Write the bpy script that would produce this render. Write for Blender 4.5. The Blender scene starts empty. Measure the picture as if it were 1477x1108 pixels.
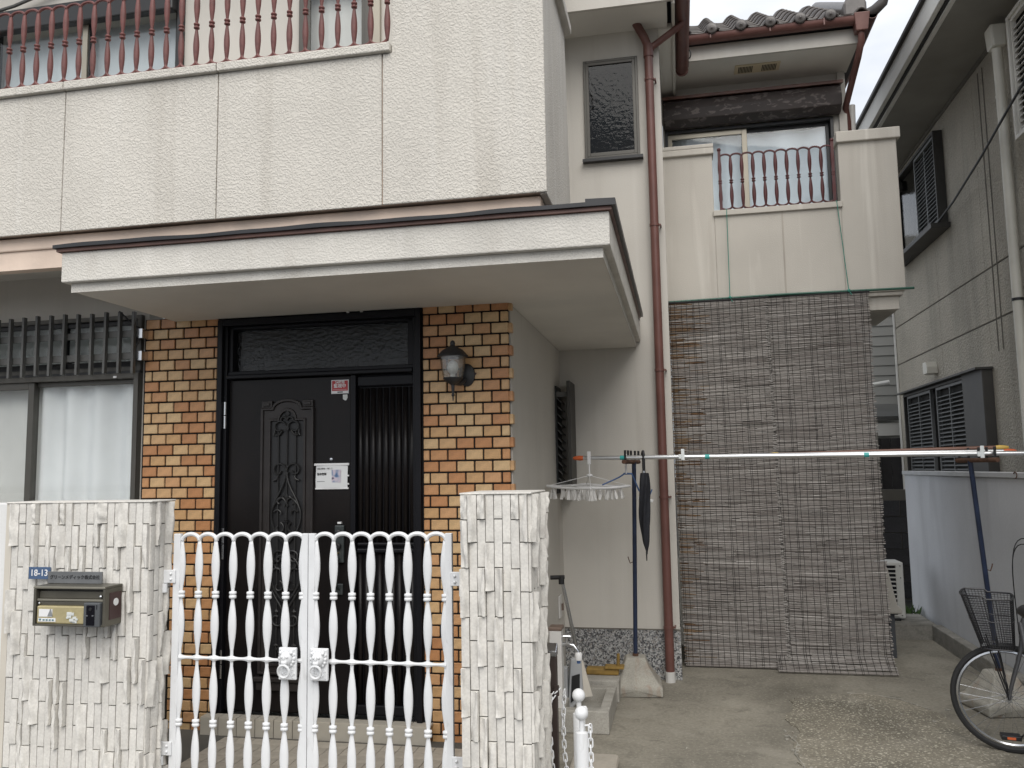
import bpy, bmesh, math, random
from mathutils import Vector, Matrix
random.seed(7)
S = bpy.context.scene
COL = S.collection
R = math.radians
# ---------------------------------------------------------------- camera
cam = bpy.data.objects.new('camera', bpy.data.cameras.new('camera'))
COL.objects.link(cam)
def cam_matrix(yaw, pitch, roll, loc):
    f = Vector((-math.sin(yaw)*math.cos(pitch), math.cos(yaw)*math.cos(pitch), math.sin(pitch)))
    r = Vector((math.cos(yaw), math.sin(yaw), 0)); u = r.cross(f)
    r2 = r*math.cos(roll)+u*math.sin(roll); u2 = u*math.cos(roll)-r*math.sin(roll)
    m = Matrix((r2, u2, -f)).transposed().to_4x4(); m.translation = loc
    return m
cam.matrix_world = cam_matrix(R(11.288), R(5.9226), R(-0.9739), (0, 0, 1.57))
cam.data.sensor_width = 36; cam.data.lens = 36*1200/1477
cam.data.clip_start = 0.05; cam.data.clip_end = 600
S.camera = cam
# ---------------------------------------------------------------- world and sun (overcast)
SUN_EL, SUN_AZ = R(50), R(166)          # azimuth clockwise from +Y: behind the camera
W = bpy.data.worlds.new('World'); S.world = W; W.use_nodes = True
nt = W.node_tree; nt.nodes.clear()
def wn(t, **k):
    n = nt.nodes.new(t)
    for a, b in k.items(): setattr(n, a, b)
    return n
sky = wn('ShaderNodeTexSky', sky_type='NISHITA', sun_disc=False, sun_elevation=SUN_EL, sun_rotation=SUN_AZ, dust_density=4.0)
tc = wn('ShaderNodeTexCoord'); mp = wn('ShaderNodeMapping'); mp.inputs['Scale'].default_value = (1, 1, 2.6)
nz = wn('ShaderNodeTexNoise'); nz.inputs['Scale'].default_value = 2.2; nz.inputs['Detail'].default_value = 6; nz.inputs['Roughness'].default_value = .55
cr = wn('ShaderNodeValToRGB')
cr.color_ramp.elements[0].position = .34; cr.color_ramp.elements[0].color = (.52, .58, .67, 1)
cr.color_ramp.elements[1].position = .72; cr.color_ramp.elements[1].color = (1, 1, 1, 1)
sc = wn('ShaderNodeVectorMath', operation='SCALE'); sc.inputs['Scale'].default_value = 7.6
mx = wn('ShaderNodeMix', data_type='RGBA'); mx.inputs['Factor'].default_value = .9
bg = wn('ShaderNodeBackground'); bg.inputs['Strength'].default_value = .09
out = wn('ShaderNodeOutputWorld')
L = nt.links.new
L(tc.outputs['Generated'], mp.inputs['Vector']); L(mp.outputs[0], nz.inputs['Vector']); L(nz.outputs['Fac'], cr.inputs[0])
L(cr.outputs[0], sc.inputs[0]); L(sky.outputs[0], mx.inputs['A']); L(sc.outputs[0], mx.inputs['B'])
L(mx.outputs['Result'], bg.inputs[0]); L(bg.outputs[0], out.inputs[0])
sun = bpy.data.objects.new('sun', bpy.data.lights.new('sun', 'SUN')); COL.objects.link(sun)
sun.data.energy = 1.5; sun.data.angle = R(60); sun.data.color = (1, .96, .9)
sd = Vector((math.sin(SUN_AZ)*math.cos(SUN_EL), math.cos(SUN_AZ)*math.cos(SUN_EL), math.sin(SUN_EL)))
sun.rotation_euler = sd.to_track_quat('Z', 'Y').to_euler(); sun.location = (0, -3, 12)
S.view_settings.view_transform = 'Standard'; S.view_settings.look = 'None'
S.view_settings.exposure = 0.9; S.view_settings.gamma = 1
S.render.resolution_x = 1024; S.render.resolution_y = 768
# ---------------------------------------------------------------- materials
M = {}
def mat(key, col, rough=.6, metal=0, var=.12, vscale=3., fine=0, fscale=60., bump=None, spec=.5, streak=None, ramp=None, island=0, tint=None, obj_rand=0):
    """procedural material. bump=(scale,strength,distance,kind); streak=(amount,color,xscale); ramp=list of colours picked per object/island"""
    m = bpy.data.materials.new(key); m.use_nodes = True; M[key] = m
    t = m.node_tree; b = t.nodes['Principled BSDF']; N = t.nodes.new; K = t.links.new
    b.inputs['Roughness'].default_value = rough; b.inputs['Metallic'].default_value = metal
    b.inputs['Specular IOR Level'].default_value = spec
    c = N('ShaderNodeTexCoord').outputs['Object']
    rgb = N('ShaderNodeRGB'); rgb.outputs[0].default_value = (*col, 1); cur = rgb.outputs[0]
    rnd = None
    if ramp or island or obj_rand:
        oi = N('ShaderNodeObjectInfo'); ge = N('ShaderNodeNewGeometry')
        ad = N('ShaderNodeMath'); ad.operation = 'ADD'; K(oi.outputs['Random'], ad.inputs[0]); K(ge.outputs['Random Per Island'], ad.inputs[1])
        fr = N('ShaderNodeMath'); fr.operation = 'FRACT'; K(ad.outputs[0], fr.inputs[0]); rnd = fr.outputs[0]
    if ramp:
        r = N('ShaderNodeValToRGB'); e = r.color_ramp.elements; r.color_ramp.interpolation = 'LINEAR' if island else 'CONSTANT'
        while len(e) < len(ramp): e.new(.5)
        for i, q in enumerate(ramp):
            e[i].position = i/(len(ramp)-1) if island else i/len(ramp)
            e[i].color = (*q, 1)
        K(rnd, r.inputs[0]); cur = r.outputs[0]
    def mult(cur, fac_out, lo, hi):
        mr = N('ShaderNodeMapRange'); mr.inputs['From Min'].default_value = .28; mr.inputs['From Max'].default_value = .72
        mr.inputs['To Min'].default_value = lo; mr.inputs['To Max'].default_value = hi; K(fac_out, mr.inputs['Value'])
        v = N('ShaderNodeVectorMath'); v.operation = 'SCALE'; K(cur, v.inputs[0]); K(mr.outputs[0], v.inputs['Scale']); return v.outputs[0]
    def noise(scale, detail=4, vec=None, dist=0):
        n = N('ShaderNodeTexNoise'); n.inputs['Scale'].default_value = scale; n.inputs['Detail'].default_value = detail
        n.inputs['Distortion'].default_value = dist; K(vec or c, n.inputs['Vector']); return n.outputs['Fac']
    if var: cur = mult(cur, noise(vscale, 5), 1-var, 1+var)
    if fine: cur = mult(cur, noise(fscale, 3), 1-fine, 1+fine)
    if obj_rand:
        mr = N('ShaderNodeMapRange'); mr.inputs['To Min'].default_value = 1-obj_rand; mr.inputs['To Max'].default_value = 1+obj_rand; K(rnd, mr.inputs['Value'])
        v = N('ShaderNodeVectorMath'); v.operation = 'SCALE'; K(cur, v.inputs[0]); K(mr.outputs[0], v.inputs['Scale']); cur = v.outputs[0]
    def overlay(cur, fac, colr):
        x = N('ShaderNodeMix'); x.data_type = 'RGBA'; K(fac, x.inputs['Factor']); K(cur, x.inputs['A']); x.inputs['B'].default_value = (*colr, 1); return x.outputs['Result']
    for st in (streak or []):
        amt, colr, xs, zs, lo, hi = st
        mpp = N('ShaderNodeMapping'); mpp.inputs['Scale'].default_value = (xs, xs, zs); K(c, mpp.inputs['Vector'])
        f = noise(1, 5, mpp.outputs[0], .6)
        mr = N('ShaderNodeMapRange'); mr.inputs['From Min'].default_value = lo; mr.inputs['From Max'].default_value = hi
        mr.inputs['To Max'].default_value = amt; K(f, mr.inputs['Value']); cur = overlay(cur, mr.outputs[0], colr)
    K(cur, b.inputs['Base Color'])
    if bump:
        bs, st, di, kind = bump
        if kind == 'noise': h = noise(bs, 5)
        elif kind == 'stucco':
            n1 = noise(bs, 2, None, .15); cr_ = N('ShaderNodeMapRange'); cr_.inputs['From Min'].default_value = .42; cr_.inputs['From Max'].default_value = .62; cr_.interpolation_type = 'SMOOTHSTEP'; K(n1, cr_.inputs['Value'])
            n2 = noise(bs*3, 3); a = N('ShaderNodeMath'); a.operation = 'MULTIPLY_ADD'; K(n2, a.inputs[0]); a.inputs[1].default_value = .45; K(cr_.outputs[0], a.inputs[2]); h = a.outputs[0]
        elif kind == 'voronoi':
            vo = N('ShaderNodeTexVoronoi'); vo.inputs['Scale'].default_value = bs; K(c, vo.inputs['Vector']); h = vo.outputs['Distance']
        bp = N('ShaderNodeBump'); bp.inputs['Strength'].default_value = st; bp.inputs['Distance'].default_value = di
        K(h, bp.inputs['Height']); K(bp.outputs[0], b.inputs['Normal'])
    return m
WHITE_STREAK = [(.3, (.76, .74, .70), 5, .35, .56, .72), (.38, (.38, .345, .295), 6, .4, .57, .76)]
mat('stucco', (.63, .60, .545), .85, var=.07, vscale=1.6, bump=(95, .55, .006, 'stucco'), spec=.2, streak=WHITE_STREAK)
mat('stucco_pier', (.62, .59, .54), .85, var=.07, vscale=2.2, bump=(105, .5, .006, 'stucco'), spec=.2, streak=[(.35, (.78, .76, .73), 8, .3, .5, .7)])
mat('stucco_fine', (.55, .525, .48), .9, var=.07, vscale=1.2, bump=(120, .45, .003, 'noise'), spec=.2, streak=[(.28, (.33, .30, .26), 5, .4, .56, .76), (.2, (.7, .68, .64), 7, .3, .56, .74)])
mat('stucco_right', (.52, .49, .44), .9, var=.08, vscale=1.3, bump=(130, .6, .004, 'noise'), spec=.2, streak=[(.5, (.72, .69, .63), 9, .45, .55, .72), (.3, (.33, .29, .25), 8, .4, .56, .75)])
mat('canopy', (.62, .597, .55), .85, var=.1, vscale=3, bump=(90, .4, .005, 'stucco'), spec=.2, streak=[(.3, (.40, .35, .3), 5, 1.5, .55, .75), (.35, (.76, .73, .69), 6, .8, .55, .7)])
mat('soffit', (.70, .675, .625), .9, var=.09, vscale=1.5, bump=(90, .25, .002, 'noise'), spec=.2)
mat('band', (.70, .57, .475), .8, var=.14, vscale=3, spec=.2, bump=(40, .3, .004, 'noise'), streak=[(.5, (.42, .36, .31), 3, 6, .5, .75)])
mat('mortar', (.018, .017, .018), .9, var=.2, fine=.2, spec=.2)
mat('brick', (.5, .3, .15), .38, ramp=[(.45, .215, .092), (.50, .30, .14), (.48, .245, .11), (.56, .37, .19), (.53, .33, .165), (.43, .205, .088), (.52, .29, .14), (.56, .385, .205)], var=.17, vscale=24, fine=.10, fscale=160, bump=(70, .25, .002, 'noise'), spec=.45, streak=[(.35, (.16, .09, .05), 30, 40, .62, .76)])
mat('split_tile', (.635, .615, .575), .75, var=.08, vscale=6, fine=.1, fscale=90, bump=(110, .3, .003, 'noise'), obj_rand=.06, spec=.25, streak=[(.25, (.42, .39, .34), 20, 9, .6, .8), (.25, (.60, .53, .42), 4, 3, .62, .82)])
mat('tile_bed', (.035, .032, .028), .95, var=.25, spec=.1)
mat('smooth_white', (.70, .70, .69), .8, var=.05, spec=.2, bump=(60, .3, .003, 'noise'))
mat('gate_white', (.72, .73, .74), .38, var=.05, vscale=9, bump=(50, .12, .002, 'noise'), spec=.4, streak=[(.5, (.36, .35, .33), 22, 9, .60, .78), (.7, (.22, .13, .08), 60, 45, .72, .80)])
mat('iron_red', (.165, .062, .055), .5, var=.2, vscale=12, fine=.15, bump=(120, .2, .001, 'noise'), spec=.35, streak=[(.55, (.06, .035, .035), 10, 6, .5, .75)])
mat('iron_dark', (.085, .025, .026), .45, var=.2, vscale=12, spec=.35)
mat('pipe_red', (.135, .06, .05), .42, var=.14, vscale=5, spec=.4, streak=[(.3, (.34, .19, .16), 4, 2, .55, .75)])
mat('door', (.009, .0075, .0075), .34, var=.2, vscale=4, fine=.1, spec=.22, bump=(200, .06, .0006, 'noise'), streak=[(.5, (.02, .015, .0135), 3, 2, .5, .75)])
mat('door_frame', (.007, .007, .009), .4, var=.15, spec=.22)
mat('door_iron', (.018, .0175, .0175), .4, var=.2, vscale=20, spec=.4)
mat('moulding', (.028, .024, .023), .42, var=.2, vscale=10, spec=.35)
mat('bronze_alu', (.085, .08, .07), .38, metal=.35, var=.1, spec=.5)
mat('dark_alu', (.03, .03, .031), .4, metal=.3, var=.1)
mat('champagne', (.34, .31, .25), .35, metal=.4, var=.06)
mat('grey_paint', (.105, .105, .10), .5, var=.12, fine=.08)
mat('steel', (.55, .56, .58), .25, metal=1, var=.08)
mat('chrome', (.62, .63, .65), .16, metal=1, var=.03)
mat('brass', (.5, .36, .13), .35, metal=1, var=.1)
mat('lock_body', (.07, .08, .08), .4, metal=.6, var=.15, vscale=20)
mat('white_plastic', (.72, .72, .72), .4, var=.05)
mat('old_white', (.62, .61, .59), .45, var=.08)
mat('clear_plastic', (.75, .78, .78), .2, var=.05)
mat('black', (.012, .012, .013), .45, var=.1)
mat('black_rubber', (.02, .02, .021), .7, var=.15, fine=.1)
mat('umbrella', (.010, .011, .016), .75, var=.3, vscale=30)
mat('navy_pole', (.017, .027, .06), .34, var=.3, vscale=10, streak=[(.6, (.05, .03, .02), 14, 5, .6, .78)], spec=.5)
mat('rust', (.10, .05, .03), .8, var=.35, vscale=30)
mat('orange', (.62, .13, .04), .45, var=.06)
mat('yellow', (.62, .42, .10), .45, var=.06)
mat('teal', (.05, .38, .36), .4, var=.1)
mat('alu_rod', (.72, .73, .74), .28, metal=.85, var=.06)
mat('brown_rod', (.16, .075, .05), .4, var=.15)
mat('concrete_old', (.36, .345, .31), .9, var=.2, vscale=7, fine=.15, fscale=120, bump=(90, .5, .003, 'noise'), spec=.2, streak=[(.5, (.2, .19, .16), 5, 5, .52, .75)])
mat('concrete_base', (.34, .325, .285), .9, var=.16, vscale=8, fine=.14, fscale=110, bump=(90, .5, .003, 'noise'), spec=.2, streak=[(.55, (.30, .20, .14), 14, 3, .56, .75)])
mat('concrete_kerb', (.26, .25, .225), .9, var=.25, vscale=4, fine=.15, bump=(80, .5, .004, 'noise'), spec=.2, streak=[(.6, (.11, .11, .095), 4, 8, .5, .7)])
mat('render_grey', (.58, .59, .61), .85, var=.1, vscale=1.3, fine=.04, bump=(70, .35, .003, 'noise'), spec=.25, streak=[(.35, (.33, .33, .34), 3, .5, .5, .72)])
mat('wall_cap', (.50, .505, .51), .7, var=.15, vscale=4)
mat('neighbour_wall', (.46, .425, .36), .9, var=.14, vscale=1.2, fine=.1, fscale=55, bump=(45, .9, .008, 'stucco'), spec=.2, streak=[(.35, (.19, .18, .155), 3, .5, .5, .72)])
mat('neighbour_soffit', (.27, .26, .235), .9, var=.1)
mat('neighbour_trim', (.74, .73, .69), .7, var=.06)
mat('joint', (.15, .14, .12), .9, var=.15)
mat('joint_pale', (.40, .365, .32), .9, var=.15)
mat('pipe_cream', (.66, .64, .57), .45, var=.08, vscale=5)
mat('shutter_light', (.62, .60, .55), .5, var=.08)
mat('shutter_dark', (.16, .165, .165), .5, var=.08)
mat('shutter_box', (.05, .047, .043), .55, var=.2)
mat('roof_tile', (.085, .075, .07), .34, var=.25, vscale=14, spec=.5, obj_rand=.2)
mat('verge', (.04, .035, .034), .6, var=.2)
mat('beige_plastic', (.62, .53, .37), .6, var=.1)
mat('dark_slot', (.02, .019, .017), .9, var=.1)
mat('weathered_box', (.04, .03, .028), .55, var=.2, streak=[(.85, (.13, .11, .10), 13, 30, .55, .62)])
mat('asphalt', (.05, .05, .05), .9, var=.15, fine=.2, bump=(120, .5, .004, 'noise'))
mat('floor_tile', (.40, .365, .31), .55, var=.12, vscale=8, obj_rand=.08, fine=.06, spec=.35)
mat('step_tile', (.44, .41, .35), .5, var=.1, vscale=8, obj_rand=.05)
mat('grout', (.09, .085, .075), .95, var=.2)
mat('interior', (.06, .06, .06), .9, var=.1)
mat('interior_light', (.3, .3, .29), .9, var=.1)
mat('ac_white', (.56, .56, .53), .5, var=.06, vscale=4, streak=[(.3, (.36, .34, .3), 6, 2, .55, .75)])
mat('sink_beige', (.42, .40, .36), .5, var=.1)
mat('slate_leg', (.07, .075, .085), .5, var=.1)
mat('siding', (.36, .36, .34), .7, var=.06, vscale=3, obj_rand=.05)
mat('timber_dark', (.035, .033, .035), .7, var=.3, vscale=8, obj_rand=.2)
mat('block', (.05, .05, .055), .9, var=.2, vscale=5, fine=.15, obj_rand=.15, bump=(90, .4, .004, 'noise'))
mat('bamboo_green', (.02, .09, .06), .4, var=.1)
mat('string_green', (.04, .22, .17), .6, var=.1)
mat('reed', (.2, .18, .16), .85, ramp=[(.17, .15, .138), (.25, .228, .212), (.30, .278, .26), (.35, .328, .308), (.26, .24, .224), (.40, .378, .355), (.20, .182, .17), (.48, .455, .43)], island=1, var=.12, vscale=40, spec=.15)
mat('reed_tan', (.2, .12, .07), .85, ramp=[(.085, .05, .033), (.17, .10, .055), (.25, .17, .10), (.11, .065, .04), (.23, .19, .15)], island=1, var=.15, vscale=40, spec=.15)
mat('reed_pale', (.42, .40, .36), .85, ramp=[(.22, .21, .19), (.42, .40, .38), (.3, .28, .26)], island=1, var=.1, spec=.15)
mat('thread', (.022, .02, .021), .9, var=.1)
mat('board_yellow', (.24, .15, .035), .7, var=.3, vscale=14)
mat('brown_metal', (.045, .032, .028), .45, var=.2, vscale=8)
mat('brown_cap', (.17, .12, .095), .5, var=.15)
mat('grey_scoop', (.38, .39, .40), .45, var=.08)
mat('cream_scoop', (.58, .54, .47), .5, var=.08)
mat('blue_wire', (.05, .11, .26), .45, var=.1)
mat('mail_body', (.12, .112, .09), .4, metal=.5, var=.12, vscale=8)
mat('mail_edge', (.27, .255, .21), .35, metal=.5, var=.1)
mat('mail_dark', (.05, .046, .038), .5, var=.2)
mat('mail_flap', (.42, .36, .20), .45, metal=.2, var=.1, vscale=12, fine=.06)
mat('intercom_grey', (.075, .08, .085), .45, var=.1)
mat('lens', (.004, .004, .007), .08, var=0)
mat('maroon', (.055, .025, .025), .5, var=.1)
mat('plate_blue', (.065, .11, .20), .4, var=.08)
mat('plate_slate', (.16, .165, .17), .45, metal=.3, var=.15, vscale=14)
mat('print_white', (.75, .75, .75), .5, var=0)
mat('print_dark', (.02, .02, .022), .6, var=0)
mat('print_grey', (.22, .23, .24), .6, var=0)
mat('print_teal', (.06, .17, .20), .6, var=0)
mat('sticker_red', (.42, .03, .035), .45, var=.08)
mat('sticker_film', (.6, .62, .6), .45, var=.1, vscale=40)
mat('paper', (.70, .71, .71), .6, var=.04)
mat('wood_white', (.62, .6, .57), .6, var=.1)
mat('flash_black', (.018, .018, .02), .38, var=.2, vscale=6, spec=.5)
mat('flash_red', (.14, .07, .055), .4, var=.3, vscale=6, spec=.45)
mat('bike_dark', (.025, .025, .028), .35, metal=.4, var=.1)
mat('bike_grey', (.13, .13, .135), .35, metal=.5, var=.1)
mat('leaf', (.05, .10, .025), .7, var=.3, obj_rand=.3)
mat('lamp_iron', (.022, .023, .025), .5, var=.3, vscale=25)
mat('bulb', (.75, .74, .70), .3, var=0)

# curtain cloth, a little translucent
def cloth(key, col, trans):
    m = mat(key, col, .9, var=.06, vscale=4, spec=.1); t = m.node_tree; b = t.nodes['Principled BSDF']
    tr = t.nodes.new('ShaderNodeBsdfTranslucent'); tr.inputs[0].default_value = (*col, 1)
    mxx = t.nodes.new('ShaderNodeMixShader'); mxx.inputs[0].default_value = trans
    t.links.new(b.outputs[0], mxx.inputs[1]); t.links.new(tr.outputs[0], mxx.inputs[2]); t.links.new(mxx.outputs[0], t.nodes['Material Output'].inputs[0])
cloth('lace', (.88, .89, .89), .08)
cloth('lace_beige', (.70, .69, .66), .08)
# window glass: clear sheet with Fresnel reflection (and pebbled variant)
def glass(key, tint, ior=1.5, bump=None, rough=.02, extra=0.):
    m = bpy.data.materials.new(key); m.use_nodes = True; M[key] = m; t = m.node_tree; N = t.nodes.new; K = t.links.new
    t.nodes.remove(t.nodes['Principled BSDF'])
    fr = N('ShaderNodeLayerWeight'); fr.inputs['Blend'].default_value = .5
    pw = N('ShaderNodeMath'); pw.operation = 'POWER'; pw.inputs[1].default_value = 5; K(fr.outputs['Facing'], pw.inputs[0])
    f0 = ((ior-1)/(ior+1))**2+extra
    a = N('ShaderNodeMath'); a.operation = 'MULTIPLY_ADD'; a.inputs[1].default_value = 1-f0; a.inputs[2].default_value = f0; a.use_clamp = True; K(pw.outputs[0], a.inputs[0])
    tp = N('ShaderNodeBsdfTransparent'); tp.inputs[0].default_value = (*tint, 1)
    gl = N('ShaderNodeBsdfGlossy'); gl.inputs['Roughness'].default_value = rough
    c = N('ShaderNodeTexCoord'); n = N('ShaderNodeTexNoise'); n.inputs['Scale'].default_value = bump[0] if bump else 1.5; n.inputs['Detail'].default_value = 3
    K(c.outputs['Object'], n.inputs['Vector'])
    bp = N('ShaderNodeBump'); bp.inputs['Strength'].default_value = bump[1] if bump else .03; bp.inputs['Distance'].default_value = bump[2] if bump else .02
    K(n.outputs['Fac'], bp.inputs['Height']); K(bp.outputs[0], gl.inputs['Normal']); K(bp.outputs[0], fr.inputs['Normal'])
    ms = N('ShaderNodeMixShader'); K(a.outputs[0], ms.inputs[0]); K(tp.outputs[0], ms.inputs[1]); K(gl.outputs[0], ms.inputs[2]); K(ms.outputs[0], t.nodes['Material Output'].inputs[0])
glass('glass', (.97, .98, .98), 1.45, extra=.0)
glass('glass_sky', (.93, .96, .98), 1.5, extra=.0)
glass('glass_dark', (.25, .27, .27), 1.4, extra=-.006, bump=(26, .12, .01))
glass('glass_pebble', (.42, .43, .43), 1.5, bump=(45, .6, .01), rough=.12, extra=.0)
glass('glass_rain', (.85, .87, .87), 1.45, bump=(30, .4, .01), rough=.1)
glass('glass_lamp', (.95, .96, .95), 1.5, bump=(90, .8, .006), rough=.08, extra=.12)
# granite base: speckle
def granite():
    m = mat('granite', (.3, .3, .3), .5, var=.05); t = m.node_tree; b = t.nodes['Principled BSDF']; N = t.nodes.new; K = t.links.new
    c = N('ShaderNodeTexCoord'); v = N('ShaderNodeTexVoronoi'); v.inputs['Scale'].default_value = 105; K(c.outputs['Object'], v.inputs['Vector'])
    r = N('ShaderNodeValToRGB'); r.color_ramp.interpolation = 'CONSTANT'; e = r.color_ramp.elements
    while len(e) < 5: e.new(.5)
    for i, (p, q) in enumerate(((0, (.06, .06, .065)), (.26, (.30, .30, .30)), (.5, (.17, .175, .18)), (.68, (.44, .44, .43)), (.88, (.25, .23, .21)))):
        e[i].position = p; e[i].color = (*q, 1)
    s = N('ShaderNodeSeparateColor'); K(v.outputs['Color'], s.inputs[0]); K(s.outputs[0], r.inputs[0]); K(r.outputs[0], b.inputs['Base Color'])
granite()
# driveway concrete
def drive(key, base, agg, amt):
    m = mat(key, base, .9, var=.22, vscale=1.3, fine=.16, fscale=40, bump=(70, .5, .004, 'noise'), spec=.25,
            streak=[(.75, (.115, .106, .086), .9, .9, .46, .64), (.45, (.37, .345, .29), 2.2, 2.2, .52, .70), (.5, (.13, .12, .10), 7, 7, .55, .70), (amt, agg, 62, 62, .55, .66), (.8, (.6, .58, .52), 33, 33, .73, .76)])
drive('drive', (.25, .232, .192), (.36, .34, .285), .55)
drive('drive_patch', (.235, .214, .170), (.60, .565, .465), .85)
# ---------------------------------------------------------------- mesh helpers
ORI = {}                                    # world origin of every parent
def frame_for(d):
    d = d.normalized(); a = Vector((0, 0, 1)) if abs(d.z) < .9 else Vector((1, 0, 0))
    u = d.cross(a).normalized(); return u, d.cross(u).normalized()
class MB:
    def __init__(s): s.v = []; s.f = []
    def add(s, vs, fs):
        o = len(s.v); s.v += [tuple(p) for p in vs]; s.f += [tuple(i+o for i in f) for f in fs]; return s
    def box(s, x0, x1, y0, y1, z0, z1):
        return s.add([(x0, y0, z0), (x1, y0, z0), (x1, y1, z0), (x0, y1, z0), (x0, y0, z1), (x1, y0, z1), (x1, y1, z1), (x0, y1, z1)],
                     [(0, 3, 2, 1), (4, 5, 6, 7), (0, 1, 5, 4), (1, 2, 6, 5), (2, 3, 7, 6), (3, 0, 4, 7)])
    def obox(s, c, size, m=None):
        b = MB().box(-size[0]/2, size[0]/2, -size[1]/2, size[1]/2, -size[2]/2, size[2]/2)
        m = m or Matrix(); c = Vector(c)
        return s.add([m.to_3x3() @ Vector(p) + c for p in b.v], b.f)
    def hexa(s, p):                          # 8 points: bottom ring then top ring
        return s.add(p, [(0, 3, 2, 1), (4, 5, 6, 7), (0, 1, 5, 4), (1, 2, 6, 5), (2, 3, 7, 6), (3, 0, 4, 7)])
    def tube(s, pts, r, n=8, closed=False, squash=None, cap=True):
        pts = [Vector(p) for p in pts]; N = len(pts); rs = r if isinstance(r, (list, tuple)) else [r]*N
        base = len(s.v); u = None
        for i, p in enumerate(pts):
            if closed: d = pts[(i+1) % N]-pts[i-1]
            else: d = pts[min(i+1, N-1)]-pts[max(i-1, 0)]
            if d.length < 1e-9: d = Vector((0, 0, 1))
            d.normalize()
            if u is None: u, w = frame_for(d)
            else:
                u = (u-d*u.dot(d))
                if u.length < 1e-6: u, w = frame_for(d)
                u.normalize(); w = d.cross(u)
            for k in range(n):
                a = 2*math.pi*k/n; off = u*math.cos(a)*rs[i]+w*math.sin(a)*rs[i]
                if squash: off = Vector((off.x*squash[0], off.y*squash[1], off.z*squash[2]))
                s.v.append(tuple(p+off))
        M_ = N if closed else N-1
        for i in range(M_):
            a, b = base+i*n, base+((i+1) % N)*n
            for k in range(n): s.f.append((a+k, a+(k+1) % n, b+(k+1) % n, b+k))
        if cap and not closed:
            s.f.append(tuple(base+k for k in range(n))[::-1]); s.f.append(tuple(base+(N-1)*n+k for k in range(n)))
        return s
    def lathe(s, prof, c=(0, 0, 0), n=16, sx=1, sy=1, axis='z'):
        base = len(s.v)
        for r, z in prof:
            for k in range(n):
                a = 2*math.pi*k/n; x, y = r*math.cos(a)*sx, r*math.sin(a)*sy
                p = (x, y, z) if axis == 'z' else ((x, z, y) if axis == 'y' else (z, x, y))
                s.v.append((c[0]+p[0], c[1]+p[1], c[2]+p[2]))
        for i in range(len(prof)-1):
            a, b = base+i*n, base+(i+1)*n
            for k in range(n): s.f.append((a+k, a+(k+1) % n, b+(k+1) % n, b+k))
        s.f.append(tuple(base+k for k in range(n))[::-1]); s.f.append(tuple(base+(len(prof)-1)*n+k for k in range(n)))
        return s
    def prism(s, poly, y0, y1, plane='xz'):
        n = len(poly)
        def P(a, b, c): return (a, c, b) if plane == 'xz' else ((c, a, b) if plane == 'yz' else (a, b, c))
        return s.add([P(a, b, y0) for a, b in poly]+[P(a, b, y1) for a, b in poly],
                     [tuple(range(n)), tuple(range(2*n-1, n-1, -1))]+[(i, i+n, (i+1) % n+n, (i+1) % n) for i in range(n)])
    def sphere(s, c, r, n=16, m=10, sc=(1, 1, 1)):
        pr = [(r*math.sin(math.pi*i/m), -r*math.cos(math.pi*i/m)) for i in range(m+1)]
        pr[0] = (r*.02, -r); pr[-1] = (r*.02, r)
        b = MB().lathe(pr, n=n)
        return s.add([(c[0]+p[0]*sc[0], c[1]+p[1]*sc[1], c[2]+p[2]*sc[2]) for p in b.v], b.f)
    def grid(s, fn, nu, nv, flip=False):
        base = len(s.v)
        for i in range(nu+1):
            for j in range(nv+1): s.v.append(tuple(fn(i/nu, j/nv)))
        for i in range(nu):
            for j in range(nv):
                a = base+i*(nv+1)+j; q = (a, a+nv+1, a+nv+2, a+1); s.f.append(q[::-1] if flip else q)
        return s
    def wall(s, x0, x1, z0, z1, y0, y1, holes=()):
        """upright slab in XZ with rectangular openings (hx0,hx1,hz0,hz1)"""
        xs = sorted({x0, x1, *[h[0] for h in holes], *[h[1] for h in holes]})
        for a, b in zip(xs, xs[1:]):
            hs = sorted([h for h in holes if h[0] <= a+1e-6 and h[1] >= b-1e-6], key=lambda h: h[2]); z = z0
            for h in hs:
                if h[2] > z: s.box(a, b, y0, y1, z, h[2])
                z = h[3]
            if z < z1: s.box(a, b, y0, y1, z, z1)
        return s
    def mesh(s, name, mt, smooth=False, off=(0, 0, 0), fix=True):
        me = bpy.data.meshes.new(name)
        me.from_pydata([(x-off[0], y-off[1], z-off[2]) for x, y, z in s.v], [], s.f)
        if fix:
            bm = bmesh.new(); bm.from_mesh(me); bmesh.ops.recalc_face_normals(bm, faces=bm.faces); bm.to_mesh(me); bm.free()
        me.materials.append(M[mt] if isinstance(mt, str) else mt)
        if smooth: me.shade_smooth()
        return me
    def build(s, name, mt, parent=None, bevel=0, smooth=False, seg=2, loc=None, angle=40):
        off = ORI[parent.name] if parent else (loc or (0, 0, 0))
        o = bpy.data.objects.new(name, s.mesh(name, mt, smooth, off)); COL.objects.link(o)
        if parent: o.parent = parent; ORI[o.name] = off
        else: o.location = off; ORI[o.name] = tuple(off)
        if smooth:
            try: o.data.set_sharp_from_angle(angle=R(angle))
            except Exception: pass
        if bevel:
            b = o.modifiers.new('bevel', 'BEVEL'); b.width = bevel; b.segments = seg; b.limit_method = 'ANGLE'; b.angle_limit = R(40)
        return o
def put(name, me, parent, loc, rot=(0, 0, 0), scale=(1, 1, 1)):
    o = bpy.data.objects.new(name, me); COL.objects.link(o)
    b = ORI[parent.name] if parent else (0, 0, 0)
    o.parent = parent; o.location = (loc[0]-b[0], loc[1]-b[1], loc[2]-b[2]); o.rotation_euler = rot; o.scale = scale
    ORI[o.name] = tuple(loc)
    return o
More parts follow.
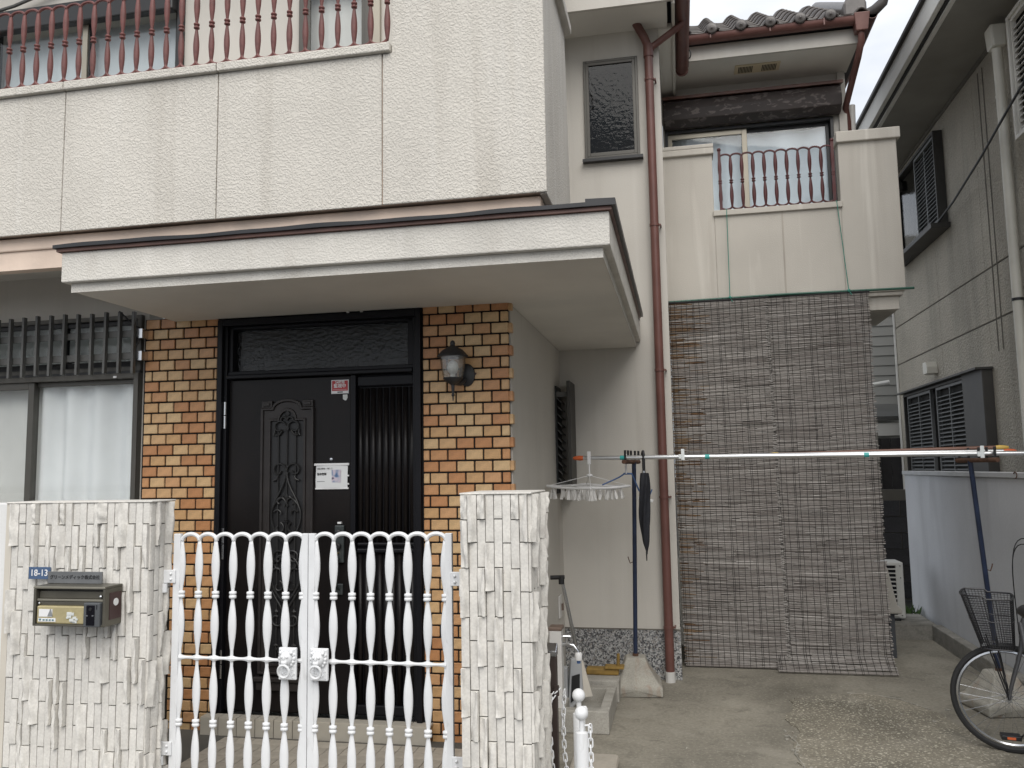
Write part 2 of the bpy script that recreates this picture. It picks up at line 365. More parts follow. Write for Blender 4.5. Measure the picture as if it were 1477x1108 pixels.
def tag(o, label, cat, group=None):
    o['label'] = label; o['category'] = cat
    if group: o['group'] = group
    return o
def struct(o, label=None, cat=None):
    o['kind'] = 'structure'
    if label: o['label'] = label
    if cat: o['category'] = cat
    return o
def thing(name, label, cat, loc, group=None):
    o = bpy.data.objects.new(name, None); COL.objects.link(o); o.location = loc; o.empty_display_size = .1; ORI[o.name] = tuple(loc)
    return tag(o, label, cat, group)
def text_mb(txt, size, loc, depth=.0012, axis='front', weight=0., align='CENTER'):
    cu = bpy.data.curves.new('t', 'FONT'); cu.body = txt; cu.size = size; cu.extrude = depth; cu.align_x = align; cu.align_y = 'CENTER'; cu.offset = weight
    cu.resolution_u = 3
    o = bpy.data.objects.new('t', cu); COL.objects.link(o)
    dg = bpy.context.evaluated_depsgraph_get(); me = bpy.data.meshes.new_from_object(o.evaluated_get(dg))
    mb = MB(); mb.add([(loc[0]+v.co.x, loc[1]-v.co.z, loc[2]+v.co.y) for v in me.vertices], [tuple(p.vertices) for p in me.polygons])
    bpy.data.objects.remove(o); bpy.data.meshes.remove(me); return mb
def spiral(cx, cz, r0, r1, a0, a1, y, n=22):
    return [(cx+(r0+(r1-r0)*i/n)*math.cos(a0+(a1-a0)*i/n), y, cz+(r0+(r1-r0)*i/n)*math.sin(a0+(a1-a0)*i/n)) for i in range(n+1)]
def bez(p0, p1, p2, p3, n=12):
    p0, p1, p2, p3 = map(Vector, (p0, p1, p2, p3)); out = []
    for i in range(n+1):
        t = i/n; out.append(p0*(1-t)**3+p1*3*t*(1-t)**2+p2*3*t*t*(1-t)+p3*t**3)
    return out
def spindle(segs, n=10, sy=.6):
    """lathe profile from (z,r) control list, smoothed"""
    pr = []
    for (z0, r0), (z1, r1) in zip(segs, segs[1:]):
        for i in range(5):
            t = i/5; e = t*t*(3-2*t); pr.append((r0+(r1-r0)*e, z0+(z1-z0)*t))
    pr.append((segs[-1][1], segs[-1][0])); return MB().lathe(pr, n=n, sy=sy)
def lobes(parts, rn_, rf, n=12, sy=.6):
    """leaf-shaped lobes (za,zb) on a thin bar; the rest stays narrow"""
    pr = []
    for za, zb in parts:
        for i in range(13):
            s_ = i/12; pr.append((rn_+(rf-rn_)*math.sin(math.pi*s_)**1.05, za+(zb-za)*s_))
    return MB().lathe(pr, n=n, sy=sy)
G = -.1                                      # level of the drive
# ---------------------------------------------------------------- ground
struct(MB().box(-150, 150, -150, 150, G-.3, G-.03).build('ground', 'asphalt'))
struct(MB().box(-20, 20, -12, 3.0, G-.029, G-.012).build('street', 'asphalt'))
drv = struct(MB().box(-12, 2.30, 3.0, 16, G-.12, G).build('driveway', 'drive'))
rag = lambda v: v+random.uniform(-.025, .025)
pp = [(.71, 6.425), (.80, 6.49), (.97, 6.59), (1.1, 6.61), (1.23, 6.68), (1.36, 6.60), (1.47, 6.49), (1.607, 6.255), (1.69, 6.0), (1.74, 5.70), (1.80, 5.3), (1.85, 4.6), (1.8, 3.4), (.5, 3.4), (.56, 4.4), (.61, 5.03), (.60, 5.3), (.66, 5.63), (.64, 5.95)]
fine = []
for a, b in zip(pp, pp[1:]+pp[:1]):
    for k in range(5):
        t = k/5; fine.append((rag(a[0]+(b[0]-a[0])*t), rag(a[1]+(b[1]-a[1])*t)))
pm = MB().prism(fine, G-.02, G+.006, 'xy'); pm.build('worn_patch', 'drive_patch', drv)
ck = MB()
for pts in ([(.60, 5.62), (.64, 5.45), (.60, 5.25), (.625, 5.05), (.60, 4.8)], [(1.15, 6.66), (1.32, 6.63), (1.45, 6.55), (1.60, 6.30)]):
    ck.tube([(x+random.uniform(-.015, .015), y, G+.004) for x, y in pts], [random.uniform(.002, .005) for _ in pts], 5)
for _ in range(26):
    x, y = random.choice([(random.gauss(.61, .025), random.uniform(4.9, 5.7)), (random.uniform(1.2, 1.75), random.uniform(5.6, 6.6))])
    s_ = random.uniform(.006, .02); ck.obox((x, y, G+.006), (s_, s_*random.uniform(.6, 1.6), .008), Matrix.Rotation(random.random()*3, 4, 'Z'))
o = ck.build('concrete_crumb', 'concrete_base', drv); o['kind'] = 'stuff'
# tiled entry floor
ef = struct(MB().box(-3.2, -.76, 3.55, 4.82, G-.05, .022).build('entry_floor', 'grout'))
tl = MB().box(-.048, .048, -.048, .048, -.01, .008).mesh('tile', 'floor_tile')
tiles = 0
for i in range(25):
    for j in range(12):
        x, y = -3.15+.1*i, 4.62-.1*j
        if -2.75 < x < -.78 and y > 3.5: put('tile', tl, ef, (x, y, .022), (random.uniform(-.01, .01), random.uniform(-.01, .01), 0))
sidet = MB().box(-.006, .008, -.048, .048, -.052, .052).mesh('tile', 'floor_tile')
for j in range(10): put('tile', sidet, ef, (-.76, 4.62-.1*j, -.035))
# ================================================================ HOUSE
H = thing('house', 'two-storey house of cream stucco and brown brick tile with canopy and iron balconies', 'house', (-1.5, 6.0, G))
# --- ground floor front wall with brick tile facing
DX0, DX1, DZ0, DZ1 = -2.864, -1.515, .13, 2.555
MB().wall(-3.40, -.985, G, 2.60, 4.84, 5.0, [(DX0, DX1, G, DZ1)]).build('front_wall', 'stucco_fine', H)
bw = MB().wall(-3.40, -.978, G, 2.59, 4.806, 4.838, [(DX0, DX1, G, DZ1)]).build('brick_wall', 'mortar', H)
PX, PZ, BW_, BH_ = .1095, .0684, .1000, .0585
bricks = {}
def brick_mesh(w):
    k = round(w, 3)
    if k not in bricks:
        b = MB().box(-k/2, k/2, -.012, .02, -BH_/2, BH_/2); me = b.mesh('brick', 'brick'); bm = bmesh.new(); bm.from_mesh(me)
        bmesh.ops.bevel(bm, geom=bm.edges[:], offset=.0035, segments=1, affect='EDGES'); bm.to_mesh(me); bm.free(); bricks[k] = me
    return bricks[k]
rest = MB(); placed = 0
nrow = 38
for r_ in range(nrow):
    z = 2.59-PZ*(r_+.5); shift = (r_ % 2)*PX/2
    for (xa, xb) in ((-3.392, DX0-.006), (DX1+.006, -.972)) if z < DZ1+.005 else ((-3.392, -.972),):
        right = xa > -2
        # courses run out from the outer corner on the right pier, from the left edge on the left pier
        edges = []; x = xb-shift-PX if right else xa+shift
        if right:
            e = [xb]; x = xb-(PX/2 if shift else PX)
            while x > xa+.012: e.append(x); x -= PX
            e.append(xa); e = e[::-1]
        else:
            e = [xa]; x = xa+(PX*.52 if shift else PX*.98)
            while x < xb-.012: e.append(x); x += PX
            e.append(xb)
        for a, b in zip(e, e[1:]):
            w = b-a-.0095
            if w < .012: continue
            cx = (a+b)/2; hid = (z < 1.44 and (cx < -3.14 or cx > -1.17)) or z < .06
            if hid: rest.box(cx-w/2, cx+w/2, 4.795, 4.82, z-BH_/2, z+BH_/2)
            else:
                put('brick', brick_mesh(w), bw, (cx, 4.807+random.uniform(-.0015, .0015), z), (random.uniform(-.012, .012), random.uniform(-.006, .006), random.uniform(-.012, .012))); placed += 1
print('bricks placed', placed)
o = rest.build('brick_rows', 'brick', bw); o['kind'] = 'stuff'
# corner return bricks, seen on edge
for r_ in range(nrow):
    z = 2.59-PZ*(r_+.5)
    if z > 1.35 and r_ % 2 == 0: put('brick', brick_mesh(.05), bw, (-.967, 4.832, z), (0, 0, R(90)))
# --- entrance side wall, recess wall, granite base
MB().box(-1.15, -.985, 5.0, 6.9, G, 2.62).box(-1.15, -.97, 4.845, 5.0, G, 2.62).build('porch_side_wall', 'stucco_fine', H)
MB().box(-.985, -.97, 5.0, 6.9, G, 2.62).build('porch_side_wall', 'stucco_fine', H)
HW = (-.70, -.235, 4.20, 5.08)
MB().wall(-1.2, -.05, .292, 5.33, 6.90, 7.05, [HW]).build('recess_wall', 'stucco_fine', H)
MB().box(-.20, -.052, 7.05, 8.25, G, 5.4).build('return_wall', 'stucco_fine', H)
MB().box(-.969, -.045, 6.888, 7.04, G, .284).build('granite_base', 'granite', H, bevel=.004)
MB().box(-.969, -.043, 6.884, 6.899, .284, .292).build('base_trim', 'joint', H)
# --- left ground-floor wall with sash window
LW = (-5.02, -3.44, .45, 2.632)
MB().wall(-6.5, -3.405, G, 2.93, 4.85, 5.0, [LW]).build('left_wall', 'stucco_fine', H)
MB().box(-6.5, -3.0, 4.24, 5.08, 2.93, 2.985).build('left_soffit', 'soffit', H)
MB().box(-6.4, -1.1, 5.25, 6.6, .2, 2.6).build('dark_room', 'interior', H)
def window(name, x0, x1, z0, z1, y, depth, fm, sashes, gm, fw=.04, parent=H, rails=()):
    w = MB()
    w.box(x0, x0+fw, y, y+depth, z0, z1).box(x1-fw, x1, y, y+depth, z0, z1).box(x0+fw, x1-fw, y, y+depth, z1-fw, z1).box(x0+fw, x1-fw, y, y+depth, z0, z0+fw)
    o = w.build(name, fm, parent, bevel=.003)
    for (a, b, dy, sm, sw) in sashes:
        s = MB(); za, zb = z0+fw, z1-fw; yy = y+dy
        s.box(a, a+sw, yy, yy+.028, za, zb).box(b-sw, b, yy, yy+.028, za, zb).box(a+sw, b-sw, yy, yy+.028, zb-sw, zb).box(a+sw, b-sw, yy, yy+.028, za, za+sw*1.3)
        s.build('sash', sm, o, bevel=.002)
        MB().box(a+sw-.004, b-sw+.004, yy+.012, yy+.016, za+sw, zb-sw).build('pane', gm, o)
    return o
w = window('window', LW[0], LW[1], LW[2], 2.245, 4.80, .1, 'bronze_alu', [(-4.98, -4.235, .02, 'bronze_alu', .045), (-4.27, -3.48, .05, 'bronze_alu', .03)], 'glass', .035)
MB().box(-3.62, -3.595, 4.794, 4.80, 2.215, 2.228).build('catch', 'print_white', w)
w = window('transom_window', LW[0], LW[1], 2.262, 2.632, 4.82, .08, 'bronze_alu', [(-4.98, -4.02, .015, 'dark_alu', .03), (-4.05, -3.48, .03, 'dark_alu', .03)], 'glass_rain', .03)
MB().box(LW[0], LW[1], 4.81, 4.90, 2.2455, 2.2615).build('transom_bar', 'dark_alu', H)
def curtain(name, x0, x1, z0, z1, y, mt, label, amp=.03, freq=11, group=None):
    ph = random.random()*6
    fn = lambda u, v: (x0+(x1-x0)*u, y+amp*math.sin(u*freq*6.28*(.9+.1*math.sin(u*5))+ph+v*.4)*(.4+.6*(1-v))+.5*amp*math.sin(u*23+ph), z0+(z1-z0)*v)
    o = MB().grid(fn, 120, 8).build(name, mt, None, smooth=True, loc=((x0+x1)/2, y, z0)); tag(o, label, 'curtain', group); return o
curtain('lace_curtain', -4.24, -3.46, .49, 2.20, 4.93, 'lace', 'white lace curtain in soft folds behind right pane of ground-floor window', .032, 4.2)
curtain('curtain', -4.98, -4.25, .49, 2.20, 4.945, 'lace_beige', 'greyer curtain behind left pane of the ground-floor sash window', .015, 5)
curtain('transom_curtain', -5.0, -3.47, 2.275, 2.61, 4.93, 'lace_beige', 'short pale curtain behind barred transom above the ground-floor window', .01, 9)
# --- window grille (bars standing off the transom)
gr = MB().box(-5.0, -3.40, 4.735, 4.75, 2.47, 2.515).build('window_grille', 'grey_paint', H, bevel=.002)
MB().box(-5.0, -3.40, 4.735, 4.75, 2.325, 2.37).build('grille_rail', 'grey_paint', gr, bevel=.002)
bar = MB().box(-.008, .008, -.014, .014, -.2, .2).mesh('grille_bar', 'grey_paint')
for i in range(16):
    put('grille_bar', bar, gr, (-3.419-.1022*i, 4.715, 2.435+random.uniform(-.006, .006)), (0, R(random.uniform(-.5, .5)), 0))
for z in (2.49, 2.345): MB().box(-3.40, -3.37, 4.73, 4.80, z-.03, z+.03).build('bracket', 'steel', gr)
MB().tube([(-3.52, 4.70, 2.635), (-3.45, 4.76, 2.55), (-3.40, 4.80, 2.52)], .006, 6).build('stay', 'dark_alu', gr)
MB().tube(bez((-3.40, 4.76, 2.5), (-3.38, 4.74, 2.42), (-3.46, 4.72, 2.37), (-3.44, 4.74, 2.31)), .005, 6).build('cable', 'black', gr)
MB().tube([(-4.1, 4.79, 2.30), (-3.75, 4.77, 2.35), (-3.5, 4.77, 2.36)], .005, 6).build('cable', 'black', gr)
# --- entrance door assembly
df = MB()
df.box(DX0, DX0+.035, 4.775, 4.93, G+.1, DZ1).box(DX1-.035, DX1, 4.775, 4.93, G+.1, DZ1).box(DX0+.035, DX1-.035, 4.775, 4.93, DZ1-.04, DZ1)
ent = df.build('entrance', 'door_frame', H, bevel=.004)
for a, b, yy, zz in ((DX0+.035, DX0+.058, 4.80, .13), (DX0+.058, DX0+.085, 4.82, 2.17), (DX1-.058, DX1-.035, 4.80, .13), (DX1-.095, DX1-.058, 4.82, 2.17)): MB().box(a, b, yy, 4.93, zz, DZ1-.04).build('frame_step', 'door_frame', ent, bevel=.004)
MB().box(DX0+.058, DX1-.058, 4.79, 4.93, 2.175, 2.2).box(DX0+.058, DX1-.058, 4.81, 4.93, 2.2, 2.225).box(DX0+.058, DX1-.058, 4.82, 4.93, 2.495, 2.515).build('transom_rail', 'door_frame', ent, bevel=.005)
MB().box(DX0+.085, DX1-.095, 4.865, 4.872, 2.225, 2.495).build('transom_pane', 'glass_pebble', ent)
MB().box(DX0+.06, DX1-.06, 4.94, 4.96, .1, 2.53).build('transom_backing', 'interior_light', ent)
leaf = MB().box(-2.806, -1.985, 4.835, 4.885, .135, 2.17).build('door_leaf', 'door', ent, bevel=.003)
MB().box(-1.978, -1.945, 4.815, 4.93, .135, 2.174).build('mullion', 'door_frame', ent, bevel=.005)
for (a, b) in ((1.863, 2.031), (1.05, 1.24), (.33, .50)):
    MB().tube([(-2.818, 4.805, a), (-2.818, 4.805, (a+b)/2-.004)], .011, 10).tube([(-2.818, 4.805, (a+b)/2+.002), (-2.818, 4.805, b)], .011, 10).build('hinge', 'steel', ent)
# moulded panel frame on the leaf
def arch(hw, z0, zs, ah, n=10):              # half width, bottom, spring height, arch half width
    return None
def panel_path(x0, x1, z0, z1, ra, cz):
    cx = (x0+x1)/2; p = [(x0, z0), (x0, z1), (cx-ra, z1)]
    p += [(cx-ra*math.cos(math.pi*i/12), z1+cz*math.sin(math.pi*i/12)) for i in range(1, 12)]
    return p+[(cx+ra, z1), (x1, z1), (x1, z0)]
def ring_frame(outer, inner, y0, y1):
    mb = MB(); n = len(outer)
    vs = [(x, y0, z) for x, z in outer]+[(x, y0, z) for x, z in inner]+[(x, y1, z) for x, z in outer]+[(x, y1, z) for x, z in inner]
    fs = []
    for i in range(n):
        j = (i+1) % n
        fs += [(i, j, n+j, n+i), (n+i, n+j, 3*n+j, 3*n+i), (i, 2*n+i, 2*n+j, j)]
    return mb.add(vs, fs)
o1 = panel_path(-2.577, -2.222, .36, 1.985, .10, .055); o2 = panel_path(-2.560, -2.239, .375, 1.97, .092, .052)
o3 = panel_path(-2.525, -2.274, .41, 1.915, .062, .066)
ring_frame(o1, o2, 4.812, 4.838).build('panel_moulding', 'moulding', leaf, bevel=.004)
ring_frame(o2, o3, 4.823, 4.838).build('panel_frame', 'moulding', leaf, bevel=.003)
ring_frame(o3, panel_path(-2.510, -2.289, .425, 1.902, .052, .06), 4.814, 4.838).build('panel_bead', 'moulding', leaf, bevel=.003)
for cx in (-2.537, -2.262): MB().box(cx-.036, cx+.036, 4.816, 4.838, 1.985, 2.03).box(cx-.022, cx+.022, 4.808, 4.82, 1.996, 2.019).build('corner_block', 'moulding', leaf, bevel=.004)
MB().prism([(-2.51, .425), (-2.51, 1.90), (-2.46, 1.90), (-2.44, 1.95), (-2.4, 1.965), (-2.36, 1.95), (-2.34, 1.90), (-2.289, 1.90), (-2.289, .425)], 4.828, 4.8345).build('panel_field', 'black', leaf)
MB().box(-2.60, -2.20, 4.80, 4.838, .318, .345).box(-2.585, -2.215, 4.812, 4.838, .265, .315).build('kick_moulding', 'moulding', leaf, bevel=.006)
# wrought scroll work
sc_ = MB(); YS = 4.816; CXS = -2.3995; rr = .0062; PI = math.pi
def both(pts, r=rr):
    sc_.tube(pts, r, 7); sc_.tube([(2*CXS-p[0], p[1], p[2]) for p in pts], r, 7)
def leaf_(cx, cz, w, h):
    sc_.add([(cx, YS, cz-h), (cx+w, YS, cz), (cx, YS, cz+h), (cx-w, YS, cz), (cx, YS-.012, cz)], [(0, 1, 4), (1, 2, 4), (2, 3, 4), (3, 0, 4), (0, 3, 2, 1)])
leaf_(CXS, 1.945, .017, .03)
both(spiral(CXS+.05, 1.862, .045, .018, PI*.98, -PI*.75, YS)); both(spiral(CXS+.028, 1.905, .028, .012, PI, 0, YS, 10))
both([(CXS+.03, YS, 1.84), (CXS+.05, YS, 1.815), (CXS+.078, YS, 1.812)]); both([(CXS+.085, YS, 1.85), (CXS+.08, YS, 1.83), (CXS+.088, YS, 1.81)])
sc_.box(CXS-.016, CXS+.016, YS-.009, YS+.008, 1.848, 1.853); sc_.box(CXS-.016, CXS+.016, YS-.009, YS+.008, 1.858, 1.863); sc_.box(CXS-.014, CXS+.014, YS-.006, YS+.008, 1.842, 1.868)
for dx in (0, -.058, .058): sc_.tube([(CXS+dx, YS+.004, .43), (CXS+dx, YS+.004, 1.84)], .0055, 6)
def heart(z, f=1):                            # big C-scrolls with an ogive below (f=1) or above (f=-1)
    both([(p[0], p[1], z+f*(p[2]-z)) for p in spiral(CXS+.052, z+.02, .05, .014, PI*1.02, -PI*.95, YS)])
    both([(CXS+.055, YS, z-f*.015), (CXS+.062, YS, z-f*.035), (CXS+.085, YS, z-f*.045)])
    sc_.box(CXS-.015, CXS+.015, YS-.009, YS+.006, z-.008, z+.008)
    both([tuple(p) for p in bez((CXS+.004, YS, z), (CXS+.008, YS, z-f*.08), (CXS+.06, YS, z-f*.13), (CXS+.085, YS, z-f*.20), 10)])
heart(1.574)
leaf_(CXS, 1.43, .014, .03)
def body(z):
    both(spiral(CXS+.038, z+.115, .038, .012, PI*1.25, -PI*.4, YS, 16)); both(spiral(CXS+.05, z+.04, .032, .016, PI*.15, PI*1.0, YS, 12))
    both(spiral(CXS+.045, z-.045, .036, .012, PI*.6, PI*2.35, YS, 16))
    both([tuple(p) for p in bez((CXS+.02, YS, z+.15), (CXS+.14, YS, z+.09), (CXS+.11, YS, z-.05), (CXS+.01, YS, z-.14), 14)])
    sc_.box(CXS-.015, CXS+.015, YS-.009, YS+.006, z-.009, z-.003); sc_.box(CXS-.015, CXS+.015, YS-.009, YS+.006, z+.003, z+.009)
body(1.283)
both(spiral(CXS+.05, 1.06, .045, .014, PI*.8, -PI*1.1, YS)); both(spiral(CXS+.048, 1.02, .02, .04, PI*2, PI*.9, YS, 12))
body(.93)
both([tuple(p) for p in bez((CXS+.085, YS, .86), (CXS+.06, YS, .80), (CXS+.01, YS, .76), (CXS+.004, YS, .70), 10)])
both(spiral(CXS+.052, .69, .05, .016, PI*.98, PI*2.6, YS)); leaf_(CXS+.058, .735, .016, .018); leaf_(CXS-.058, .735, .016, .018)
both(spiral(CXS+.03, .50, .03, .012, PI*.9, -PI*.6, YS, 12)); both([(CXS+.006, YS, .47), (CXS+.035, YS, .475), (CXS+.065, YS, .53)])
leaf_(CXS, .52, .014, .03); leaf_(CXS+.06, .535, .02, .012); leaf_(CXS-.06, .535, .02, .012)
sc_.build('scroll_ironwork', 'door_iron', leaf, smooth=True)
# fluted side panel
sp = MB().box(-1.945, -1.573, 4.86, 4.90, .135, 2.174).build('side_panel', 'door_frame', ent)
for za, zb, yy in ((2.10, 2.165, 4.828), (1.09, 1.115, 4.822), (1.13, 1.15, 4.828), (.14, .20, 4.828)): MB().box(-1.94, -1.578, yy, 4.86, za, zb).build('panel_rail', 'door_frame', sp, bevel=.008)
fl = MB().lathe([(.017, -.468), (.017, .468)], n=12).mesh('flute', 'door', True); fl2 = MB().lathe([(.017, -.44), (.017, .44)], n=12).mesh('flute', 'door', True)
for i in range(9):
    put('flute', fl, sp, (-1.926+.0415*i, 4.856, 1.622)); put('flute', fl2, sp, (-1.926+.0415*i, 4.856, .645))
# lock and handle
lk = MB().box(-2.078, -2.018, 4.812, 4.836, 1.03, 1.255).build('lock_plate', 'lock_body', leaf, bevel=.006)
MB().lathe([(.02, 0), (.019, -.012), (.012, -.016)], (-2.052, 4.812, 1.21), 14, axis='y').lathe([(.022, 0), (.021, -.02), (.014, -.026)], (-2.054, 4.812, 1.13), 14, axis='y').build('cylinder', 'black', lk, smooth=True)
MB().lathe([(.008, 0), (.008, -.02)], (-2.056, 4.812, 1.088), 10, axis='y').build('thumb_latch', 'brass', lk, smooth=True)
MB().tube(bez((-2.05, 4.81, 1.06), (-2.05, 4.74, 1.05), (-2.05, 4.74, .9), (-2.05, 4.81, .875)), [.008, .009, .01, .011, .012, .012, .012, .012, .012, .011, .01, .009, .008], 8).build('pull_handle', 'lock_body', lk, smooth=True)
MB().box(-2.072, -2.026, 4.818, 4.836, .838, .905).build('handle_foot', 'lock_body', lk, bevel=.006)
MB().box(-2.062, -2.038, 4.818, 4.836, 1.263, 1.275).build('sensor', 'print_white', lk, bevel=.002)
MB().lathe([(.009, 0), (.009, -.006), (.005, -.007)], (-2.109, 4.835, 1.656), 14, axis='y').build('peephole', 'steel', leaf, smooth=True)
# door step with upright tiles
stp = MB().box(DX0-.03, DX1+.03, 4.722, 4.80, 0, .118).build('door_step', 'grout', H)
st = MB().box(-.0575, .0575, -.006, .008, -.048, .05).mesh('tile', 'step_tile'); st2 = MB().box(-.0575, .0575, -.04, .04, -.004, .006).mesh('tile', 'step_tile')
for i in range(12):
    put('tile', st, stp, (DX0+.03+.12*i, 4.722, .07)); put('tile', st2, stp, (DX0+.03+.12*i, 4.758, .119))
# --- canopy over the door
CX0, CX1, CY = -3.22, -.284, 3.82
can = MB().box(CX0, CX1, CY, CY+.10, 2.612, 2.775).box(CX1-.10, CX1, CY+.10, 6.898, 2.612, 2.775).box(CX0, CX0+.1, CY+.1, 5.0, 2.612, 2.775).build('canopy', 'canopy', H, bevel=.006)
MB().box(CX0+.04, CX1-.04, CY+.04, 4.80, 2.566, 2.611).box(-.969, CX1-.04, 4.80, 6.898, 2.566, 2.611).build('canopy_soffit', 'soffit', can, bevel=.004)
# rim of the soffit, paler paint
MB().box(CX0+.036, CX1-.036, CY+.036, CY+.0399, 2.562, 2.611).box(CX1-.0399, CX1-.036, CY+.04, 6.897, 2.562, 2.611).build('soffit_rim', 'canopy', can)
# metal roof edge: reddish lower strip and black cap, a little buckled
def strip(x0, x1, y0, y1, z0, z1, amp, seed, n=60):
    rn = random.Random(seed); ph = [rn.uniform(0, 6) for _ in range(3)]; mb = MB()
    for i in range(n+1):
        t = i/n; x, y = x0+(x1-x0)*t, y0+(y1-y0)*t
        dz = amp*(math.sin(t*17+ph[0])+.6*math.sin(t*41+ph[1]))*.5; L_ = math.hypot(x1-x0, y1-y0); nx, ny = (y1-y0)/L_, -(x1-x0)/L_
        mb.v += [(x, y, z0+dz*.4), (x-nx*.0, y, z1+dz), (x-nx*.14, y-ny*.14, z1+dz+.004), (x-nx*.14, y-ny*.14, z0)]
    for i in range(n):
        a = 4*i; b = a+4
        for k in range(4): mb.f.append((a+k, a+(k+1) % 4, b+(k+1) % 4, b+k))
    mb.f += [(0, 1, 2, 3), (4*n+3, 4*n+2, 4*n+1, 4*n)]; return mb
strip(CX0-.02, CX1+.012, CY-.018, CY-.018, 2.776, 2.793, .002, 1).build('roof_edge_trim', 'flash_red', can)
strip(CX0-.03, CX1+.03, CY-.035, CY-.035, 2.793, 2.812, .006, 2).build('roof_edge_cap', 'flash_black', can)
strip(CX1+.014, CX1+.014, CY-.016, 6.72, 2.777, 2.792, .002, 3).build('roof_edge_trim', 'flash_red', can)
strip(CX1+.032, CX1+.032, CY-.033, 6.75, 2.792, 2.822, .006, 4).build('roof_edge_cap', 'flash_black', can)
MB().hexa([(CX0, CY+.05, 2.79), (CX1, CY+.05, 2.79), (CX1, 4.9, 2.79), (CX0, 4.9, 2.79), (CX0, CY+.05, 2.808), (CX1, CY+.05, 2.808), (CX1, 4.9, 2.83), (CX0, 4.9, 2.83)]).box(-.72, CX1, 4.9, 6.898, 2.79, 2.829).build('canopy_roof', 'flash_black', can)
# --- left balcony
bal = MB().box(-6.5, -.66, 4.116, 4.23, 3.0, 3.83).build('balcony', 'band', H)
JX = [-6.5, -4.46, -3.473, -2.485, -1.509]
for a, b in zip(JX, JX[1:]):
    MB().box(a+.003, b-.003, 4.10, 4.1155, 2.99, 3.836).build('balcony_panel', 'stucco', bal, bevel=.004)
    MB().box(a+.003 if a > -6 else a, (b-.003 if b < -1.6 else -1.458), 4.072, 4.29, 3.838, 3.888).build('coping', 'stucco', bal, bevel=.006)
MB().prism([(-1.506, 2.99), (-1.506, 3.836), (-1.455, 3.836), (-1.455, 4.36), (-.619, 4.36), (-.619, 2.99)], 4.10, 4.1155).build('balcony_pier', 'stucco', bal, bevel=.006)
MB().hexa([(-.659, 4.116, 2.985), (-.622, 4.116, 2.985), (-.622, 5.14, 2.986), (-.659, 5.14, 2.986), (-.659, 4.116, 4.36), (-.622, 4.116, 4.36), (-.622, 5.0, 4.36), (-.66, 5.0, 4.36)]).build('balcony_side', 'stucco_pier', bal, bevel=.005)
MB().box(-1.455, -.66, 4.139, 5.0, 3.89, 4.358).build('balcony_block', 'stucco_pier', bal)
MB().box(-.70, -.58, 4.06, 5.03, 4.325, 4.385).box(-1.48, -.70, 4.06, 4.20, 4.362, 4.412).build('side_coping', 'stucco_pier', bal, bevel=.006)
MB().box(-6.5, -.66, 4.155, 4.24, 2.912, 2.989).box(-.72, -.66, 4.24, 5.1, 2.83, 2.984).build('cornice', 'band', bal, bevel=.008)
MB().box(-6.5, -.665, 4.17, 4.24, 2.80, 2.911).build('cornice_lower', 'band', bal)
MB().box(-6.5, -.66, 4.24, 5.1, 2.99, 3.02).build('balcony_floor', 'soffit', bal)
# iron railings
def make_rail(name, xs, y, z0, z1, pitch, rmax, parent, caps=False, im='iron_red'):
    zc = (z0+z1)/2; hh = (z1-z0)/2; ar = pitch/2
    root = MB()
    def archpts(x, top):
        s = 1 if top else -1; zz = (z1-ar*.62) if top else (z0+ar*.62)
        return [(x+ar-ar*math.cos(PI*i/10), y, zz+s*ar*.62*math.sin(PI*i/10)) for i in range(11)]
    sp_ = lobes([(-hh+ar*.3, -.02), (.02, hh-ar*.3)], .0075, rmax*1.05, 10, .8).mesh('baluster', im, True)
    rg = MB().lathe([(.009, -.019), (.0165, -.014), (.0165, -.006), (.010, -.003), (.010, .003), (.0165, .006), (.0165, .014), (.009, .019)], n=10).mesh('collar', im, True)
    for x in xs[:-1]: root.tube(archpts(x, True), .0085, 7)
    r = root.build(name, im, parent, smooth=True); low = MB()
    for x in xs[:-1]: low.tube(archpts(x, False), .0085, 7)
    low.build('lower_scrolls', im, r, smooth=True)
    for x in xs:
        b = put('baluster', sp_, r, (x, y, zc), (0, 0, random.random()*.4)); c = None
        put('collar', rg, r, (x, y, zc))
    if caps:
        for x in (xs[0], xs[-1]): MB().box(x-.012, x+.012, y-.012, y+.012, z0-.01, z1+.03).sphere((x, y, z1+.045), .018, 10, 6).build('end_post', im, r)
    return r
make_rail('balcony_railing', [-1.477-.0958*i for i in range(34)][::-1], 4.098, 3.892, 4.376, .0958, .0165, H)
# --- upper wall behind the balcony
UA, UB = (-4.99, -3.36, 3.03, 5.0), (-2.47, -1.95, 3.8, 5.0)
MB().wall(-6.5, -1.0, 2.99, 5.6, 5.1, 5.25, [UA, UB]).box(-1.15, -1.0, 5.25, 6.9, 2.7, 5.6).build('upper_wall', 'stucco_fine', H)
w = window('balcony_window', *UA[:2], UA[2], UA[3], 5.06, .12, 'dark_alu', [(-4.95, -4.12, .02, 'dark_alu', .045), (-4.17, -3.40, .055, 'dark_alu', .045)], 'glass_sky', .04)
MB().box(-4.168, -4.128, 5.066, 5.078, 3.1, 4.95).build('meeting_stile', 'champagne', w)
MB().box(-4.95, -3.40, 5.0, 5.07, 4.86, 5.02).build('shutter_housing', 'dark_alu', w, bevel=.01)
w = window('side_window', *UB[:2], UB[2], UB[3], 5.07, .1, 'bronze_alu', [(-2.43, -1.99, .02, 'bronze_alu', .03)], 'glass', .04)
MB().box(-1.94, -1.88, 5.065, 5.10, 3.8, 5.0).build('window_trim', 'champagne', w)
curtain('balcony_curtain', -4.95, -3.38, 3.1, 4.9, 5.205, 'lace_beige', 'grey curtain filling the window behind the long balcony railing', .008, 14)
